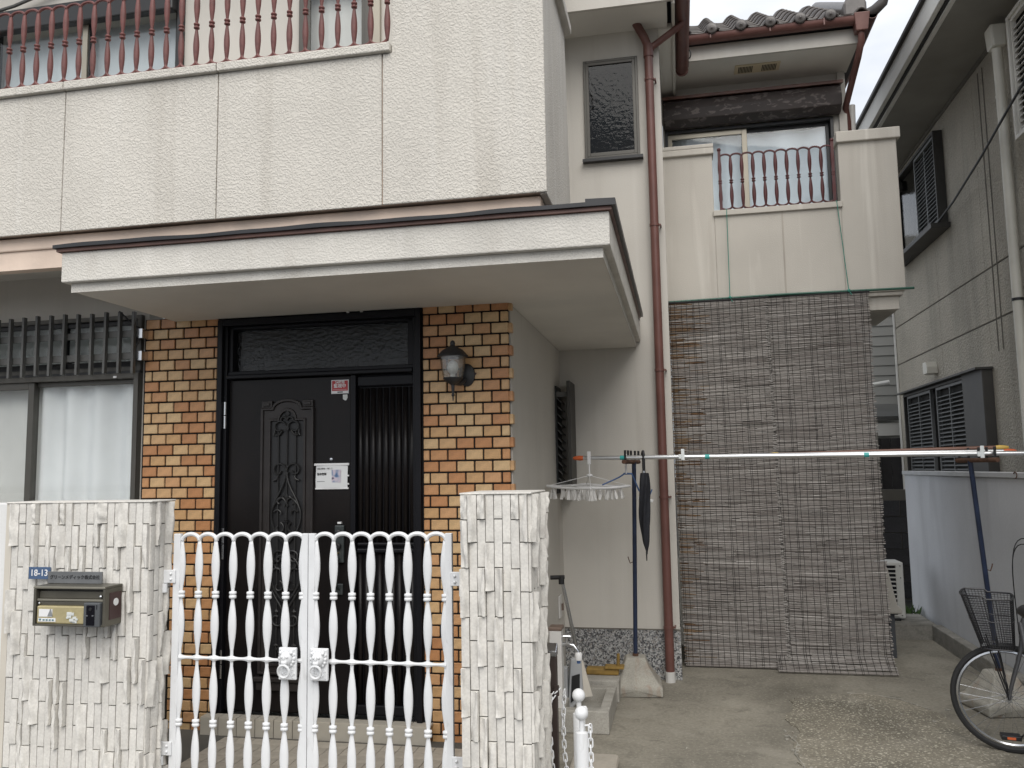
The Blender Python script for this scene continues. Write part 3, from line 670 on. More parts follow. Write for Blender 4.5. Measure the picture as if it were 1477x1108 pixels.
curtain('side_curtain', -2.46, -1.96, 3.85, 4.95, 5.20, 'lace_beige', 'pale curtain in narrow upper window above the canopy', .006, 6)
MB().tube([(-5.2, 5.06, 5.02), (-4.75, 5.05, 5.08), (-4.3, 5.05, 5.2)], .012, 8).build('conduit', 'grey_paint', H)
MB().box(-6.6, -.85, 4.72, 6.45, 5.62, 5.72).build('upper_eave', 'stucco_fine', H)
# --- small tall window on the recess wall
w = window('stair_window', HW[0], HW[1], HW[2], HW[3], 6.875, .07, 'bronze_alu', [(HW[0]+.022, HW[1]-.022, .0, 'bronze_alu', .024)], 'glass_dark', .022)
MB().box(HW[0]-.02, HW[1]+.025, 6.84, 6.90, HW[2]-.03, HW[2]-.005).build('sill', 'dark_alu', w)
MB().box(-.75, -.2, 7.06, 7.3, 4.1, 5.2).build('stair_room', 'interior', H)
# --- upper eaves
ev = MB().box(-1.3, .03, 6.46, 6.9, 5.318, 5.35).box(-.05, .065, 6.9, 8.36, 5.30, 5.35).build('main_eave', 'soffit', H)
MB().box(-1.3, .075, 6.43, 6.46, 5.29, 5.53).box(.066, .092, 6.46, 8.36, 5.27, 5.53).build('fascia', 'stucco_fine', ev)
MB().box(-.03, .065, 8.30, 8.34, 5.0, 5.30).build('eave_bracket', 'stucco_fine', ev)
MB().hexa([(-6, 6.38, 5.53), (.14, 6.38, 5.53), (.14, 9.5, 5.53), (-6, 9.5, 5.53), (-6, 6.38, 5.57), (.14, 6.38, 5.57), (.14, 9.5, 5.9), (-6, 9.5, 5.9)]).build('main_roof', 'verge', ev)
def half_gutter(p0, p1, r, mt, name, parent, n=10):
    p0, p1 = Vector(p0), Vector(p1); d = (p1-p0).normalized(); side = d.cross(Vector((0, 0, 1))).normalized(); mb = MB(); rings = []
    prof = [(math.cos(PI+PI*k/n)*r, math.sin(PI+PI*k/n)*r) for k in range(n+1)]
    prof = [(-r*1.08, .006), (-r, .006)]+prof[1:-1]+[(r, .006), (r*1.08, .006)]+[(q*.9, h*.9) for q, h in prof[::-1]]
    for p in (p0, p1): rings.append([p+side*q+Vector((0, 0, h)) for q, h in prof])
    m = len(prof); mb.add(rings[0]+rings[1], [(i, (i+1) % m, m+(i+1) % m, m+i) for i in range(m)])
    mb.add(rings[1], [tuple(range(m))]); mb.add(rings[0], [tuple(range(m))[::-1]])
    o = mb.build(name, mt, parent, smooth=True); return o
half_gutter((.155, 6.3, 5.36), (.155, 7.76, 5.355), .058, 'pipe_red', 'side_gutter', ev)
MB().lathe([(.058, 0), (.06, .02), (.05, .025)], (.155, 7.76, 5.34), 16, axis='y').build('gutter_end', 'pipe_red', ev)
# --- main downpipe
dp = MB().tube([(-.36, 6.80, 5.66), (-.345, 6.80, 5.56), (-.165, 6.82, 5.20), (-.137, 6.83, 5.12), (-.137, 6.83, 4.9)], .036, 12).tube([(-.137, 6.83, 4.9), (-.137, 6.83, -.02)], .036, 14).build('downpipe', 'pipe_red', H, smooth=True)
MB().tube([(.155, 6.83, 5.33), (.14, 6.83, 5.28), (-.10, 6.83, 5.12), (-.137, 6.83, 5.06)], .028, 12).build('branch_pipe', 'pipe_red', dp, smooth=True)
MB().tube([(-.137, 6.83, 5.03), (-.137, 6.83, 5.14)], .043, 14).build('pipe_socket', 'pipe_red', dp, smooth=True)
for z in (4.831, 3.571, 2.361, 1.337, .318):
    MB().tube([(-.137, 6.83, z-.010), (-.137, 6.83, z+.010)], .041, 14).tube([(-.09, 6.82, z), (-.085, 6.9, z)], .008, 6).build('bracket', 'pipe_red', dp)
MB().tube([(-.137, 6.83, G), (-.137, 6.83, -.019)], .039, 14).build('pipe_shoe', 'old_white', dp)
# --- right wing: balcony over the blinds
RY = 7.40
def rz(z): return 1.57+(z-1.57)*1.0571
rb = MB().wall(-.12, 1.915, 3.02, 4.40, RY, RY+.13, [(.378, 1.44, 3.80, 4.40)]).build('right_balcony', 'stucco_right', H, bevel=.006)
MB().box(.945, .957, RY-.0035, RY+.01, 3.03, 3.79).build('joint', 'joint_pale', rb)
MB().box(1.80, 1.914, RY+.13, 8.3, 3.02, 4.40).build('balcony_side', 'stucco_right', rb)
MB().box(-.049, 1.9, RY+.13, 8.3, 3.02, 3.2).build('balcony_floor', 'soffit', rb)
MB().box(-.12, .392, RY-.03, RY+.16, 4.402, 4.44).box(-.12, .392, RY-.03, RY+.16, 4.345, 4.402).build('coping', 'stucco_right', rb, bevel=.008)
MB().box(1.425, 1.945, RY-.03, RY+.16, 4.345, 4.442).build('coping', 'stucco_right', rb, bevel=.008)
MB().box(.368, 1.45, RY-.022, RY+.15, 3.775, 3.825).build('sill', 'stucco_right', rb, bevel=.005)
MB().box(-.049, 1.895, RY+.01, 8.3, 2.985, 3.019).box(-.049, 1.865, RY+.04, 8.3, 2.87, 2.984).build('balcony_base', 'stucco_right', rb, bevel=.005)
make_rail('right_railing', [.44+.0952*i for i in range(11)], RY, 3.832, 4.335, .0952, .0165, H, True, 'iron_dark')
# upper wall of the right wing with roller shutter and sash
WY = 8.30
RWIN = (-.03, 1.585, 3.2, 4.97)
MB().wall(-.05, 1.70, 2.87, 5.42, WY, WY+.15, [RWIN]).build('wing_wall', 'stucco_fine', H)
MB().box(1.64, 1.71, WY-.04, WY, 3.2, 5.39).build('corner_post', 'stucco_fine', H)
w = window('wing_window', -.03, 1.585, 3.2, 4.95, WY-.03, .12, 'dark_alu', [(-.01, .77, .03, 'champagne', .05), (.72, 1.55, .065, 'dark_alu', .03)], 'glass_sky', .03)
sh = MB().prism([(WY-.03, 5.245), (WY-.17, 5.20), (WY-.20, 5.10), (WY-.18, 5.0), (WY-.10, 4.955), (WY-.03, 4.955)], -.04, 1.645, 'yz').build('shutter_case', 'weathered_box', w, bevel=.008)
MB().prism([(WY, 5.275), (WY-.205, 5.235), (WY-.205, 5.205), (WY, 5.25)], -.045, 1.66, 'yz').build('case_flashing', 'flash_red', w)
curtain('wing_curtain', .0, 1.54, 3.26, 4.9, WY+.115, 'lace', 'white lace curtain behind the sliding window over the reed blinds', .035, 7)
MB().box(-.03, 1.6, WY+.4, WY+.6, 3, 5.2).build('wing_room', 'interior', H)
# lower wall of the wing, in the shade behind the blinds
MB().wall(-.05, 1.72, G, 2.86, WY, WY+.15, [(.1, 1.5, .3, 2.2)]).build('wing_lower_wall', 'stucco_fine', H)
window('lower_window', .1, 1.5, .3, 2.2, WY, .1, 'dark_alu', [(.13, .82, .02, 'dark_alu', .05), (.78, 1.47, .05, 'dark_alu', .05)], 'glass_dark', .04)
MB().box(0, 1.6, WY+.3, WY+.4, 0, 2.6).build('lower_room', 'interior', H)
# eave, vent, gutter, tiled roof of the wing
we = MB().box(.09, 1.735, 7.73, WY, 5.392, 5.42).build('wing_eave', 'soffit', H)
MB().box(.14, 1.75, 7.70, 7.73, 5.385, 5.525).build('fascia', 'stucco_fine', we)
vt = MB().box(.655, 1.075, 7.90, 8.07, 5.380, 5.391).build('soffit_vent', 'beige_plastic', we, bevel=.003)
for i in range(26):
    if 9 < i < 16: continue
    MB().box(.69+i*.0137, .697+i*.0137, 7.925, 8.045, 5.377, 5.3815).build('slot', 'dark_slot', vt)
half_gutter((.19, 7.62, 5.565), (1.70, 7.62, 5.575), .058, 'pipe_red', 'wing_gutter', we)
for x in (.42, .95, 1.42): MB().box(x-.006, x+.006, 7.555, 7.56, 5.52, 5.585).build('gutter_strap', 'pipe_red', we)
hp = MB().hexa([(1.69, 7.57, 5.44), (1.79, 7.57, 5.44), (1.79, 7.67, 5.44), (1.69, 7.67, 5.44), (1.675, 7.55, 5.60), (1.81, 7.55, 5.60), (1.81, 7.69, 5.60), (1.675, 7.69, 5.60)]).build('hopper', 'pipe_red', we, bevel=.006)
MB().tube([(1.74, 7.62, 5.45), (1.74, 7.63, 5.37), (1.73, 7.75, 5.27), (1.70, 8.25, 5.02), (1.73, 8.33, 4.9), (1.73, 8.36, 3.2)], .03, 10).build('wing_downpipe', 'pipe_red', we, smooth=True)
MB().tube([(1.79, 8.42, 5.1), (1.78, 8.43, 4.7), (1.74, 8.40, 4.55), (1.74, 8.40, 3.3)], .035, 10).build('duct_cover', 'old_white', we, smooth=True)
half_gutter((1.84, 7.6, 5.60), (1.84, 9.6, 5.60), .05, 'pipe_red', 'verge_gutter', we)
MB().box(1.735, 1.775, 7.73, 9.6, 5.40, 5.60).build('verge_board', 'verge', we)
rf = MB().hexa([(.02, 7.64, 5.55), (1.80, 7.64, 5.55), (1.80, 9.4, 5.55), (.02, 9.4, 5.55), (.02, 7.64, 5.575), (1.80, 7.64, 5.575), (1.80, 9.4, 6.60), (.02, 9.4, 6.60)]).build('tiled_roof', 'verge', H)
def tile_fn(u, v):                            # one S-shaped clay tile, roll on the right
    x = u*.27; k = (u-.72)/.25
    z = .012*math.sin(u*PI*1.4)*-1 + (.055*math.cos(k*PI/2) if abs(k) < 1 else 0)
    return (x, v*.30, z+.012)
sl = math.atan2(1.02, 1.76)
tm = MB().grid(tile_fn, 14, 1); n0 = len(tm.v); tm.add([(a, b, c-.022) for a, b, c in tm.v], [f[::-1] for f in tm.f])
for i in range(14): tm.f.append((i*2, n0+i*2, n0+i*2+2, i*2+2))
tme = tm.mesh('roof_tile', 'roof_tile', True, fix=False)
for j in range(6):
    for i in range(7):
        yy = 7.57+j*.26*math.cos(sl); zz = 5.585+j*.26*math.sin(sl)+j*.006
        put('roof_tile', tme, rf, (-.02+i*.26, yy, zz), (sl-.06, 0, 0))
rdisc = MB().lathe([(.052, 0), (.052, -.02), (.04, -.026), (.012, -.026), (.01, -.034)], n=16, axis='y').mesh('eave_disc', 'roof_tile', True)
for i in range(6): put('eave_disc', rdisc, rf, (.175+i*.26, 7.565, 5.607))
MB().prism([(1.60, 5.60), (1.60, 5.72), (1.64, 5.80), (1.70, 5.83), (1.77, 5.80), (1.80, 5.72), (1.80, 5.60)], 7.60, 7.75).build('ridge_end', 'roof_tile', rf, bevel=.02)
MB().tube([(1.70, 7.7, 5.70), (1.70, 8.6, 6.22), (1.70, 9.4, 6.68)], .07, 10).build('verge_ridge', 'roof_tile', rf, smooth=True)
MB().tube([(1.74, 7.68, 5.60), (1.86, 7.62, 5.63), (1.93, 7.58, 5.68), (1.95, 7.57, 5.73)], [.05, .05, .045, .035], 10).build('corner_tile', 'roof_tile', rf, smooth=True)
for k in range(5): MB().tube([(1.83, 7.75+k*.3, 5.63+k*.17), (1.83, 8.02+k*.3, 5.78+k*.17)], [.055, .05], 10).build('verge_tile', 'roof_tile', rf, smooth=True)
MB().tube(bez((.20, 7.66, 5.50), (.27, 7.62, 5.44), (.24, 7.66, 5.35), (.15, 7.7, 5.40)), .006, 6).build('wire', 'black', we)
# louvre window and screen board on the porch side wall
lv = MB().box(-.969, -.955, 6.60, 6.86, 1.38, 2.24).build('louvre_window', 'dark_alu', H)
sl_ = MB().obox((0, 0, 0), (.05, .23, .006), Matrix.Rotation(R(48), 4, 'Y')).mesh('louvre', 'grey_paint')
for i in range(13): put('louvre', sl_, lv, (-.937, 6.735, 1.42+.064*i))
MB().box(-.868, -.84, 6.56, 6.88, 1.38, 2.275).build('screen_board', 'shutter_box', lv, bevel=.003)
for z in (2.17, 1.45): MB().box(-.955, -.868, 6.60, 6.63, z-.02, z+.02).build('bracket', 'grey_paint', lv)
sw = MB().box(-.969, -.955, 6.54, 6.65, .42, .59).build('wall_socket', 'old_white', H, bevel=.004)
MB().box(-.955, -.942, 6.62, 6.66, .47, .52).build('socket_cover', 'brown_cap', sw)
# ================================================================ gate pillars of split stone tile
TW, TH = .0342, .2035
def split_tile(kind, rn, h=TH, w=TW):
    t = {'flat': rn.uniform(.005, .009), 'mid': rn.uniform(.014, .020), 'split': rn.uniform(.024, .036)}[kind]
    nx, nz = 5, 12; ph = rn.uniform(0, 6); side = rn.choice((-1, 1)); sw_ = rn.uniform(-.25, .25)
    def hgt(u, v):
        if kind == 'flat': return t+.0006*math.sin(9*v+ph)
        if kind == 'mid': return t*(1-.35*max(0, side*(u-.5)))+.001*math.sin(7*v+ph)
        edge = .5+sw_+.22*math.sin(v*PI*1.3+ph); s_ = 1/(1+math.exp(-side*(u-edge)*16))
        cut = 1-.25*math.exp(-((v-.12)/.12)**2)*rn.uniform(.7, 1)
        return t*(.36+.64*s_)*cut+.0022*math.sin(v*13+u*4+ph)
    mb = MB(); H_ = [[hgt(i/nx, j/nz) for j in range(nz+1)] for i in range(nx+1)]
    rowz = lambda j: -h/2+h*j/nz; colx = lambda i: -w/2+w*i/nx
    for i in range(nx+1):
        for j in range(nz+1):
            e = .0022 if (i in (0, nx) or j in (0, nz)) else 0
            mb.v.append((colx(i), -(H_[i][j]-e), rowz(j)))
    q = lambda i, j: i*(nz+1)+j
    for i in range(nx):
        for j in range(nz): mb.f.append((q(i, j), q(i+1, j), q(i+1, j+1), q(i, j+1)))
    b0 = len(mb.v); rim = [q(i, 0) for i in range(nx+1)]+[q(nx, j) for j in range(1, nz+1)]+[q(i, nz) for i in range(nx-1, -1, -1)]+[q(0, j) for j in range(nz-1, 0, -1)]
    for r_ in rim: mb.v.append((mb.v[r_][0], .004, mb.v[r_][2]))
    m = len(rim)
    for k in range(m): mb.f.append((rim[k], b0+k, b0+(k+1) % m, rim[(k+1) % m]))
    return mb
rn = random.Random(3)
TV = {k: [split_tile(k, rn).mesh('stone_tile', 'split_tile', True) for _ in range(n)] for k, n in (('flat', 3), ('mid', 4), ('split', 9))}
for vs in TV.values():
    for me in vs:
        try: me.set_sharp_from_angle(angle=R(38))
        except Exception: pass
short = {}
def tile_face(root, p0, du, ncol, ztop, zbot, rotz, phase):
    """lay columns of upright tiles from p0 along du (unit vec) facing -Y rotated by rotz"""
    prev = None
    for c in range(ncol):
        off = ((c+phase) % 2)*.5; z = ztop
        first = True; x, y = p0[0]+du[0]*TWP*(c+.5), p0[1]+du[1]*TWP*(c+.5)
        while z > zbot:
            h = TH*(1+rn.uniform(-.012, .012)) if not (first and off > .2) else TH*rn.uniform(.47, .53)
            first = False; zc = z-h/2
            kind = rn.choices(('flat', 'mid', 'split'), (.50, .10, .40))[0]
            me = rn.choice(TV[kind]); o = put('stone_tile', me, root, (x, y, zc), (rn.uniform(-.012, .012), rn.uniform(-.008, .008), rotz+rn.uniform(-.008, .008)), (1, 1, (h-.0025)/TH))
            z -= h+.0022
TWP = .0372
PF = 3.535                                   # front face of the tile bed
lp = thing('gate_pillar', 'broad gate pillar of split pale stone tile carrying the metal letterbox', 'gate pillar', (-2.82, 3.6, G))
MB().box(-3.19, -2.445, PF, 3.70, G, 1.447).build('core', 'tile_bed', lp)
tile_face(lp, (-3.189, PF-.002), (1, 0), 20, 1.449, .05, 0, 0)
tile_face(lp, (-2.447, PF-.004), (0, 1), 4, 1.449, .05, R(90), 1)
MB().box(-3.225, -2.432, PF-.012, 3.715, 1.449, 1.457).build('top', 'split_tile', lp, bevel=.003)
MB().box(-3.225, -3.191, PF-.006, 3.70, G, 1.45).build('edge_strip', 'cream_scoop', lp)
rp = thing('gate_pillar', 'narrower gate pillar of split pale stone tile beside the chained bollards', 'gate pillar', (-.78, 3.7, G))
MB().box(-.943, -.640, PF, 3.90, G, 1.466).build('core', 'tile_bed', rp)
tile_face(rp, (-.943, PF-.002), (1, 0), 8, 1.468, .05, 0, 1)
tile_face(rp, (-.642, PF-.004), (0, 1), 10, 1.468, .05, R(90), 0)
MB().box(-.945, -.628, PF-.014, 3.91, 1.468, 1.476).build('top', 'split_tile', rp, bevel=.003)
tag(MB().box(-6.5, -3.226, PF+.01, 3.69, G, 1.45).build('garden_wall', 'smooth_white', None, bevel=.004, loc=(-4.8, 3.6, G)), 'smooth white rendered wall running on from the broad pillar', 'wall')
# ================================================================ white cast gate
GY = 3.66; GP = .0895; ZT, ZB = 1.292, .135
zA, zM, zB2 = 1.009, .717, .42
bal_me = lobes([(ZB+.03, zB2-.02), (zB2+.02, zM-.035), (zM+.035, zA-.02), (zA+.02, ZT-.03)], .0085, .0222, 12, .5).mesh('baluster', 'gate_white', True)
col_me = MB().lathe([(.010, -.017), (.017, -.0155), (.0185, -.009), (.017, -.002), (.012, 0), (.017, .002), (.0185, .009), (.017, .0155), (.010, .017)], n=14, sy=.75).mesh('collar', 'gate_white', True)
def gate_leaf(xs, stile_a, stile_b, label, hinge_x, hs, lion_x, knob_side):
    g = thing('gate_leaf', label, 'gate', ((stile_a[0]+stile_b[1])/2, GY, G))
    for (a, b) in (stile_a, stile_b): MB().box(a, b, GY-.012, GY+.012, .10, 1.294).build('stile', 'gate_white', g, bevel=.003)
    for x in xs:
        put('baluster', bal_me, g, (x+random.uniform(-.0012, .0012), GY, 0), (0, R(random.uniform(-.12, .12)), R(random.uniform(-9, 9))))
        for z in (zA, zB2): put('collar', col_me, g, (x, GY, z))
    for x in xs[:-1]:
        for top in (1, -1):
            zz = ZT-.03 if top > 0 else ZB+.03
            MB().tube([(x+GP/2-GP/2*math.cos(PI*i/14), GY, zz+top*.03*math.sin(PI*i/14)) for i in range(15)], .0098, 8).build('arch', 'gate_white', g, smooth=True)
        MB().tube([(x+GP*i/10, GY, zM) for i in range(11)], [.016, .0125, .0095, .0078, .007, .0068, .007, .0078, .0095, .0125, .016], 8).build('cross_bar', 'gate_white', g, smooth=True)
    for z in (1.095, .305):
        hg = MB().box(hinge_x-.033, hinge_x+.033, GY-.022, GY-.012, z-.032, z+.03).build('hinge', 'gate_white', g, bevel=.003)
        MB().sphere((hinge_x+hs*.012, GY-.024, z+.012), .007, 8, 6).sphere((hinge_x+hs*.012, GY-.024, z-.014), .007, 8, 6).build('bolt', 'gate_white', hg, smooth=True)
        MB().tube([(hinge_x-hs*.02, GY-.02, z-.075), (hinge_x-hs*.02, GY-.02, z-.034)], .013, 10).build('hinge_pin', 'gate_white', hg, smooth=True)
    # lion mask plate with ring
    z0 = .708
    pl = MB().box(lion_x-.043, lion_x+.043, GY-.03, GY-.014, z0-.0715, z0+.0715).build('lion_plate', 'gate_white', g, bevel=.004)
    hd = MB().sphere((lion_x, GY-.042, z0+.026), .030, 16, 12, (1, .7, 1.1)).sphere((lion_x, GY-.063, z0+.012), .0145, 12, 8, (1.1, .8, .85)).sphere((lion_x, GY-.064, z0+.03), .008, 10, 6, (.8, 1, 1.9))
    for s_ in (-1, 1): hd.sphere((lion_x+s_*.013, GY-.060, z0+.036), .0065, 8, 6).sphere((lion_x+s_*.026, GY-.045, z0+.052), .008, 8, 6)
    for k in range(14):
        a = 2*PI*k/14; hd.sphere((lion_x+.034*math.cos(a), GY-.034, z0+.026+.035*math.sin(a)), .0095, 8, 6)
    hd.build('lion_head', 'gate_white', pl, smooth=True, angle=70)
    MB().tube([(lion_x+.027*math.cos(2*PI*i/20), GY-.066-.004*math.sin(2*PI*i/20), z0-.026+.028*math.sin(2*PI*i/20)) for i in range(20)], .0058, 8, closed=True).build('ring', 'gate_white', pl, smooth=True)
    dd = MB()
    for k in range(9): dd.sphere((lion_x-.034+.0085*k, GY-.031, z0+.062), .0036, 6, 4)
    for k in range(24): dd.sphere((lion_x+random.uniform(-.038, .038), GY-.0302, z0+random.uniform(-.066, -.01)), random.uniform(.002, .0045), 6, 4)
    dd.build('plate_relief', 'gate_white', pl, smooth=True)
    return g
xl = [-2.357+GP*i for i in range(8)]; xl[-1] = -1.735
gate_leaf(xl, (-2.397, -2.362), (-1.738, -1.7065), 'white cast gate leaf hinged on the broad letterbox pillar', -2.412, 1, -1.794, 1)
xr = [-1.672+GP*i for i in range(8)]; xr[-1] = -1.05
gate_leaf(xr, (-1.7035, -1.672), (-1.047, -1.016), 'white cast gate leaf hinged on the narrower stone pillar', -.988, -1, -1.640, -1)
# ================================================================ letterbox and plates
mbx = thing('letterbox', 'brown metal letterbox with gold flap and black intercom on the broad stone pillar', 'letterbox', (-2.76, 3.46, .89))
bx0, bx1, bz0, bz1, by0, by1 = -2.945, -2.57, .897, 1.076, 3.40, 3.52
MB().box(bx0+.006, bx1-.006, by0+.035, by1, bz0+.004, bz1-.004).build('body', 'mail_dark', mbx, bevel=.003)
MB().box(bx0, bx1, by0, by1, bz1-.012, bz1).box(bx0, bx0+.014, by0, by1, bz0, bz1-.012).box(bx1-.014, bx1, by0, by1, bz0, bz1-.012).box(bx0+.014, bx1-.014, by0, by1, bz0, bz0+.010).build('case', 'mail_body', mbx, bevel=.003)
MB().box(bx0+.001, bx1-.001, by0-.003, by0+.002, bz1-.011, bz1-.001).box(bx0+.014, bx1-.014, by0+.008, by0+.02, bz1-.068, bz1-.058).build('bright_edge', 'mail_edge', mbx, bevel=.002)
MB().box(bx0+.016, bx1-.016, by0+.02, by0+.032, bz1-.058, bz1-.024).build('slot_flap', 'mail_body', mbx, bevel=.003)
MB().box(bx0+.016, bx1-.016, by0+.012, by0+.03, bz1-.088, bz1-.070).build('lower_rail', 'mail_body', mbx, bevel=.003)
fp = MB().box(-2.922, -2.675, by0-.002, by0+.03, .908, .988).build('gold_flap', 'mail_flap', mbx, bevel=.006)
MB().box(-2.908, -2.838, by0-.0045, by0-.0025, .940, .974).build('sticker', 'print_white', fp)
MB().prism([(-2.862, .943), (-2.848, .974), (-2.853, .972), (-2.845, .976), (-2.840, .960), (-2.836, .943)], by0-.0062, by0-.0046).build('sticker_print', 'print_grey', fp)
MB().box(-2.910, -2.820, by0-.0045, by0-.0025, .918, .934).build('sticker', 'print_white', fp)
hh_ = MB().prism([(-2.906, .929), (-2.9035, .932), (-2.900, .930), (-2.8965, .932), (-2.894, .929), (-2.900, .921)], by0-.0062, by0-.0046)
for k in range(4): hh_.box(-2.886+k*.016, -2.876+k*.016, by0-.0062, by0-.0046, .923, .929)
hh_.build('sticker_print', 'print_teal', fp)
pt = MB()
for k in range(12):
    x, z = random.uniform(-2.758, -2.705), random.uniform(.920, .956); s_ = random.uniform(.006, .013); pt.box(x-s_, x+s_, by0-.0042-.0002*k, by0-.003, z-s_*.6, z+s_*.6)
pt.build('torn_sticker', 'sticker_film', fp)
MB().box(-2.742, -2.718, by0-.0066, by0-.0064, .917, .9195).build('sticker_print', 'print_grey', fp)
ic = MB().box(-2.672, -2.588, by0-.012, by0+.03, .898, 1.006).build('intercom', 'intercom_grey', mbx, bevel=.005)
MB().box(-2.655, -2.612, by0-.0145, by0-.011, .906, .996).build('speaker_panel', 'lens', ic, bevel=.004)
MB().box(-2.604, -2.601, by0-.0135, by0-.011, .978, .997).build('indicator', 'lens', ic)
MB().lathe([(.008, 0), (.007, -.003)], (-2.633, by0-.0145, .978), 12, axis='y').build('camera_lens', 'black', ic)
for x in (-2.649, -2.619): MB().box(x-.0045, x+.0045, by0-.017, by0-.0145, .947, .953).build('call_button', 'steel', ic)
MB().box(bx1-.001, bx1+.0025, by0+.03, by0+.108, .925, 1.045).build('side_plate', 'maroon', mbx)
MB().lathe([(.017, 0), (.017, .002)], (bx1+.0025, by0+.07, 1.0), 14, axis='x').build('round_sticker', 'print_white', mbx)
MB().sphere((bx0+.028, by0+.008, bz1-.078), .006, 8, 6).sphere((bx1-.03, by0+.012, bz1-.045), .008, 8, 6).build('screw', 'steel', mbx)
npl = tag(MB().box(-3.052, -2.936, 3.488, 3.494, 1.096, 1.152).build('number_plate', 'plate_blue', None, bevel=.001, loc=(-2.994, 3.491, 1.124)), 'small blue house number plate reading 18-13', 'number plate')
t = text_mb('18-13', .042, (-2.994, 3.487, 1.124), .0008, weight=.0004); t.build('lettering', 'print_white', npl)
nml = tag(MB().box(-2.943, -2.655, 3.484, 3.492, 1.078, 1.132).build('name_plate', 'plate_slate', None, bevel=.001, loc=(-2.80, 3.488, 1.105)), 'dark grey company name plate with black Japanese lettering above the letterbox', 'name plate')
t = text_mb('グリーンメディック株式会社', .0205, (-2.798, 3.483, 1.106), .0008, weight=.0002); t.build('lettering', 'print_dark', nml)
# ================================================================ things on the door
stk = tag(MB().box(-2.111, -1.997, 4.831, 4.8345, 2.062, 2.147).build('warning_sticker', 'print_white', None, loc=(-2.054, 4.833, 2.1)), 'red and white warning sticker reading 24時間監視中 high on the black door', 'sticker')
MB().box(-2.106, -2.002, 4.8298, 4.831, 2.079, 2.142).build('red_field', 'sticker_red', stk)
text_mb('24時間', .021, (-2.054, 4.829, 2.131), .0006, weight=.0003).build('lettering', 'print_white', stk)
text_mb('監視中', .027, (-2.054, 4.829, 2.108), .0006, weight=.0006).build('lettering', 'print_white', stk)
MB().box(-2.070, -2.035, 4.8296, 4.8306, 2.068, 2.074).build('maker_line', 'print_dark', stk)
MB().box(-2.10, -2.008, 4.8292, 4.8298, 2.086, 2.0875).build('rule', 'print_white', stk)
tag(MB().prism([(-2.035, 2.055), (-2.006, 2.055), (-2.004, 2.035), (-2.012, 2.02), (-2.020, 2.018), (-2.035, 2.027)], 4.832, 4.8345).build('shield_sticker', 'sticker_film', None, loc=(-2.02, 4.833, 2.03)), 'tiny pale shield-shaped sticker below the red warning sticker', 'sticker')
ntc = tag(MB().grid(lambda u, v: (-2.208+.208*u, 4.827-.006*math.sin(u*PI)-.003*math.sin(v*5), 1.480+.142*v), 12, 8).build('door_notice', 'paper', None, smooth=True, loc=(-2.1, 4.83, 1.55)), 'white printed notice with a small picture taped to the black door', 'notice')
for q in ((-2.218, -1.990, 4.822, 4.833, 1.618, 1.632), (-2.211, -1.993, 4.823, 4.833, 1.473, 1.483)): MB().box(*q).build('tape', 'print_white', ntc, bevel=.002)
text_mb('個別に専門な・千種・二', .0092, (-2.197, 4.8185, 1.600), .0004, align='LEFT', weight=.0002).build('lettering', 'print_dark', ntc)
text_mb('営中図面', .0155, (-2.197, 4.8185, 1.566), .0004, align='LEFT', weight=.0005).build('lettering', 'print_dark', ntc)
MB().box(-2.197, -2.146, 4.818, 4.8186, 1.521, 1.5235).build('fine_print', 'print_grey', ntc)
for k in range(2): MB().box(-1.998, -1.990, 4.822, 4.832, 1.53+k*.0-.05*k+.02, 1.54-.05*k+.02).build('tab', 'print_white', ntc)
def picture():
    m = mat('picture', (.3, .3, .4), .5, var=0); t = m.node_tree; b = t.nodes['Principled BSDF']
    c = t.nodes.new('ShaderNodeTexCoord'); n = t.nodes.new('ShaderNodeTexNoise'); n.inputs['Scale'].default_value = 17; n.inputs['Detail'].default_value = 1; n.inputs['Distortion'].default_value = .5
    r = t.nodes.new('ShaderNodeValToRGB'); e = r.color_ramp.elements
    while len(e) < 5: e.new(.5)
    for i, (p, q) in enumerate(((.3, (.03, .05, .10)), (.42, (.12, .20, .36)), (.52, (.50, .48, .55)), (.60, (.60, .50, .58)), (.7, (.10, .09, .14)))):
        e[i].position = p; e[i].color = (*q, 1)
    t.links.new(c.outputs['Object'], n.inputs['Vector']); t.links.new(n.outputs['Fac'], r.inputs[0]); t.links.new(r.outputs[0], b.inputs['Base Color'])
picture()
MB().box(-2.100, -2.042, 4.8178, 4.819, 1.515, 1.592).build('picture', 'picture', ntc)
# ================================================================ wall lantern
lm = thing('wall_lantern', 'small black iron lantern with ribbed glass on the brick pier', 'lamp', (-1.28, 4.74, 2.0))
lx, ly, lz = -1.285, 4.675, 2.17
MB().lathe([(.012, .135), (.016, .145), (.013, .158), (.004, .165)], (lx, ly, lz), 14).lathe([(.090, .066), (.093, .072), (.060, .108), (.018, .130), (.014, .138)], (lx, ly, lz), 20).build('roof', 'lamp_iron', lm, smooth=True)
MB().lathe([(.058, -.056), (.056, -.064), (.036, -.084), (.016, -.094), (.012, -.10)], (lx, ly, lz), 18).build('base', 'lamp_iron', lm, smooth=True)
MB().tube([(lx, ly, lz-.10), (lx, ly, lz-.15)], [.011, .007], 10).sphere((lx, ly, lz-.157), .010, 10, 6).tube([(lx, ly, lz-.165), (lx, ly, lz-.19)], [.005, .003], 8).build('finial', 'lamp_iron', lm, smooth=True)
gm_ = MB(); 
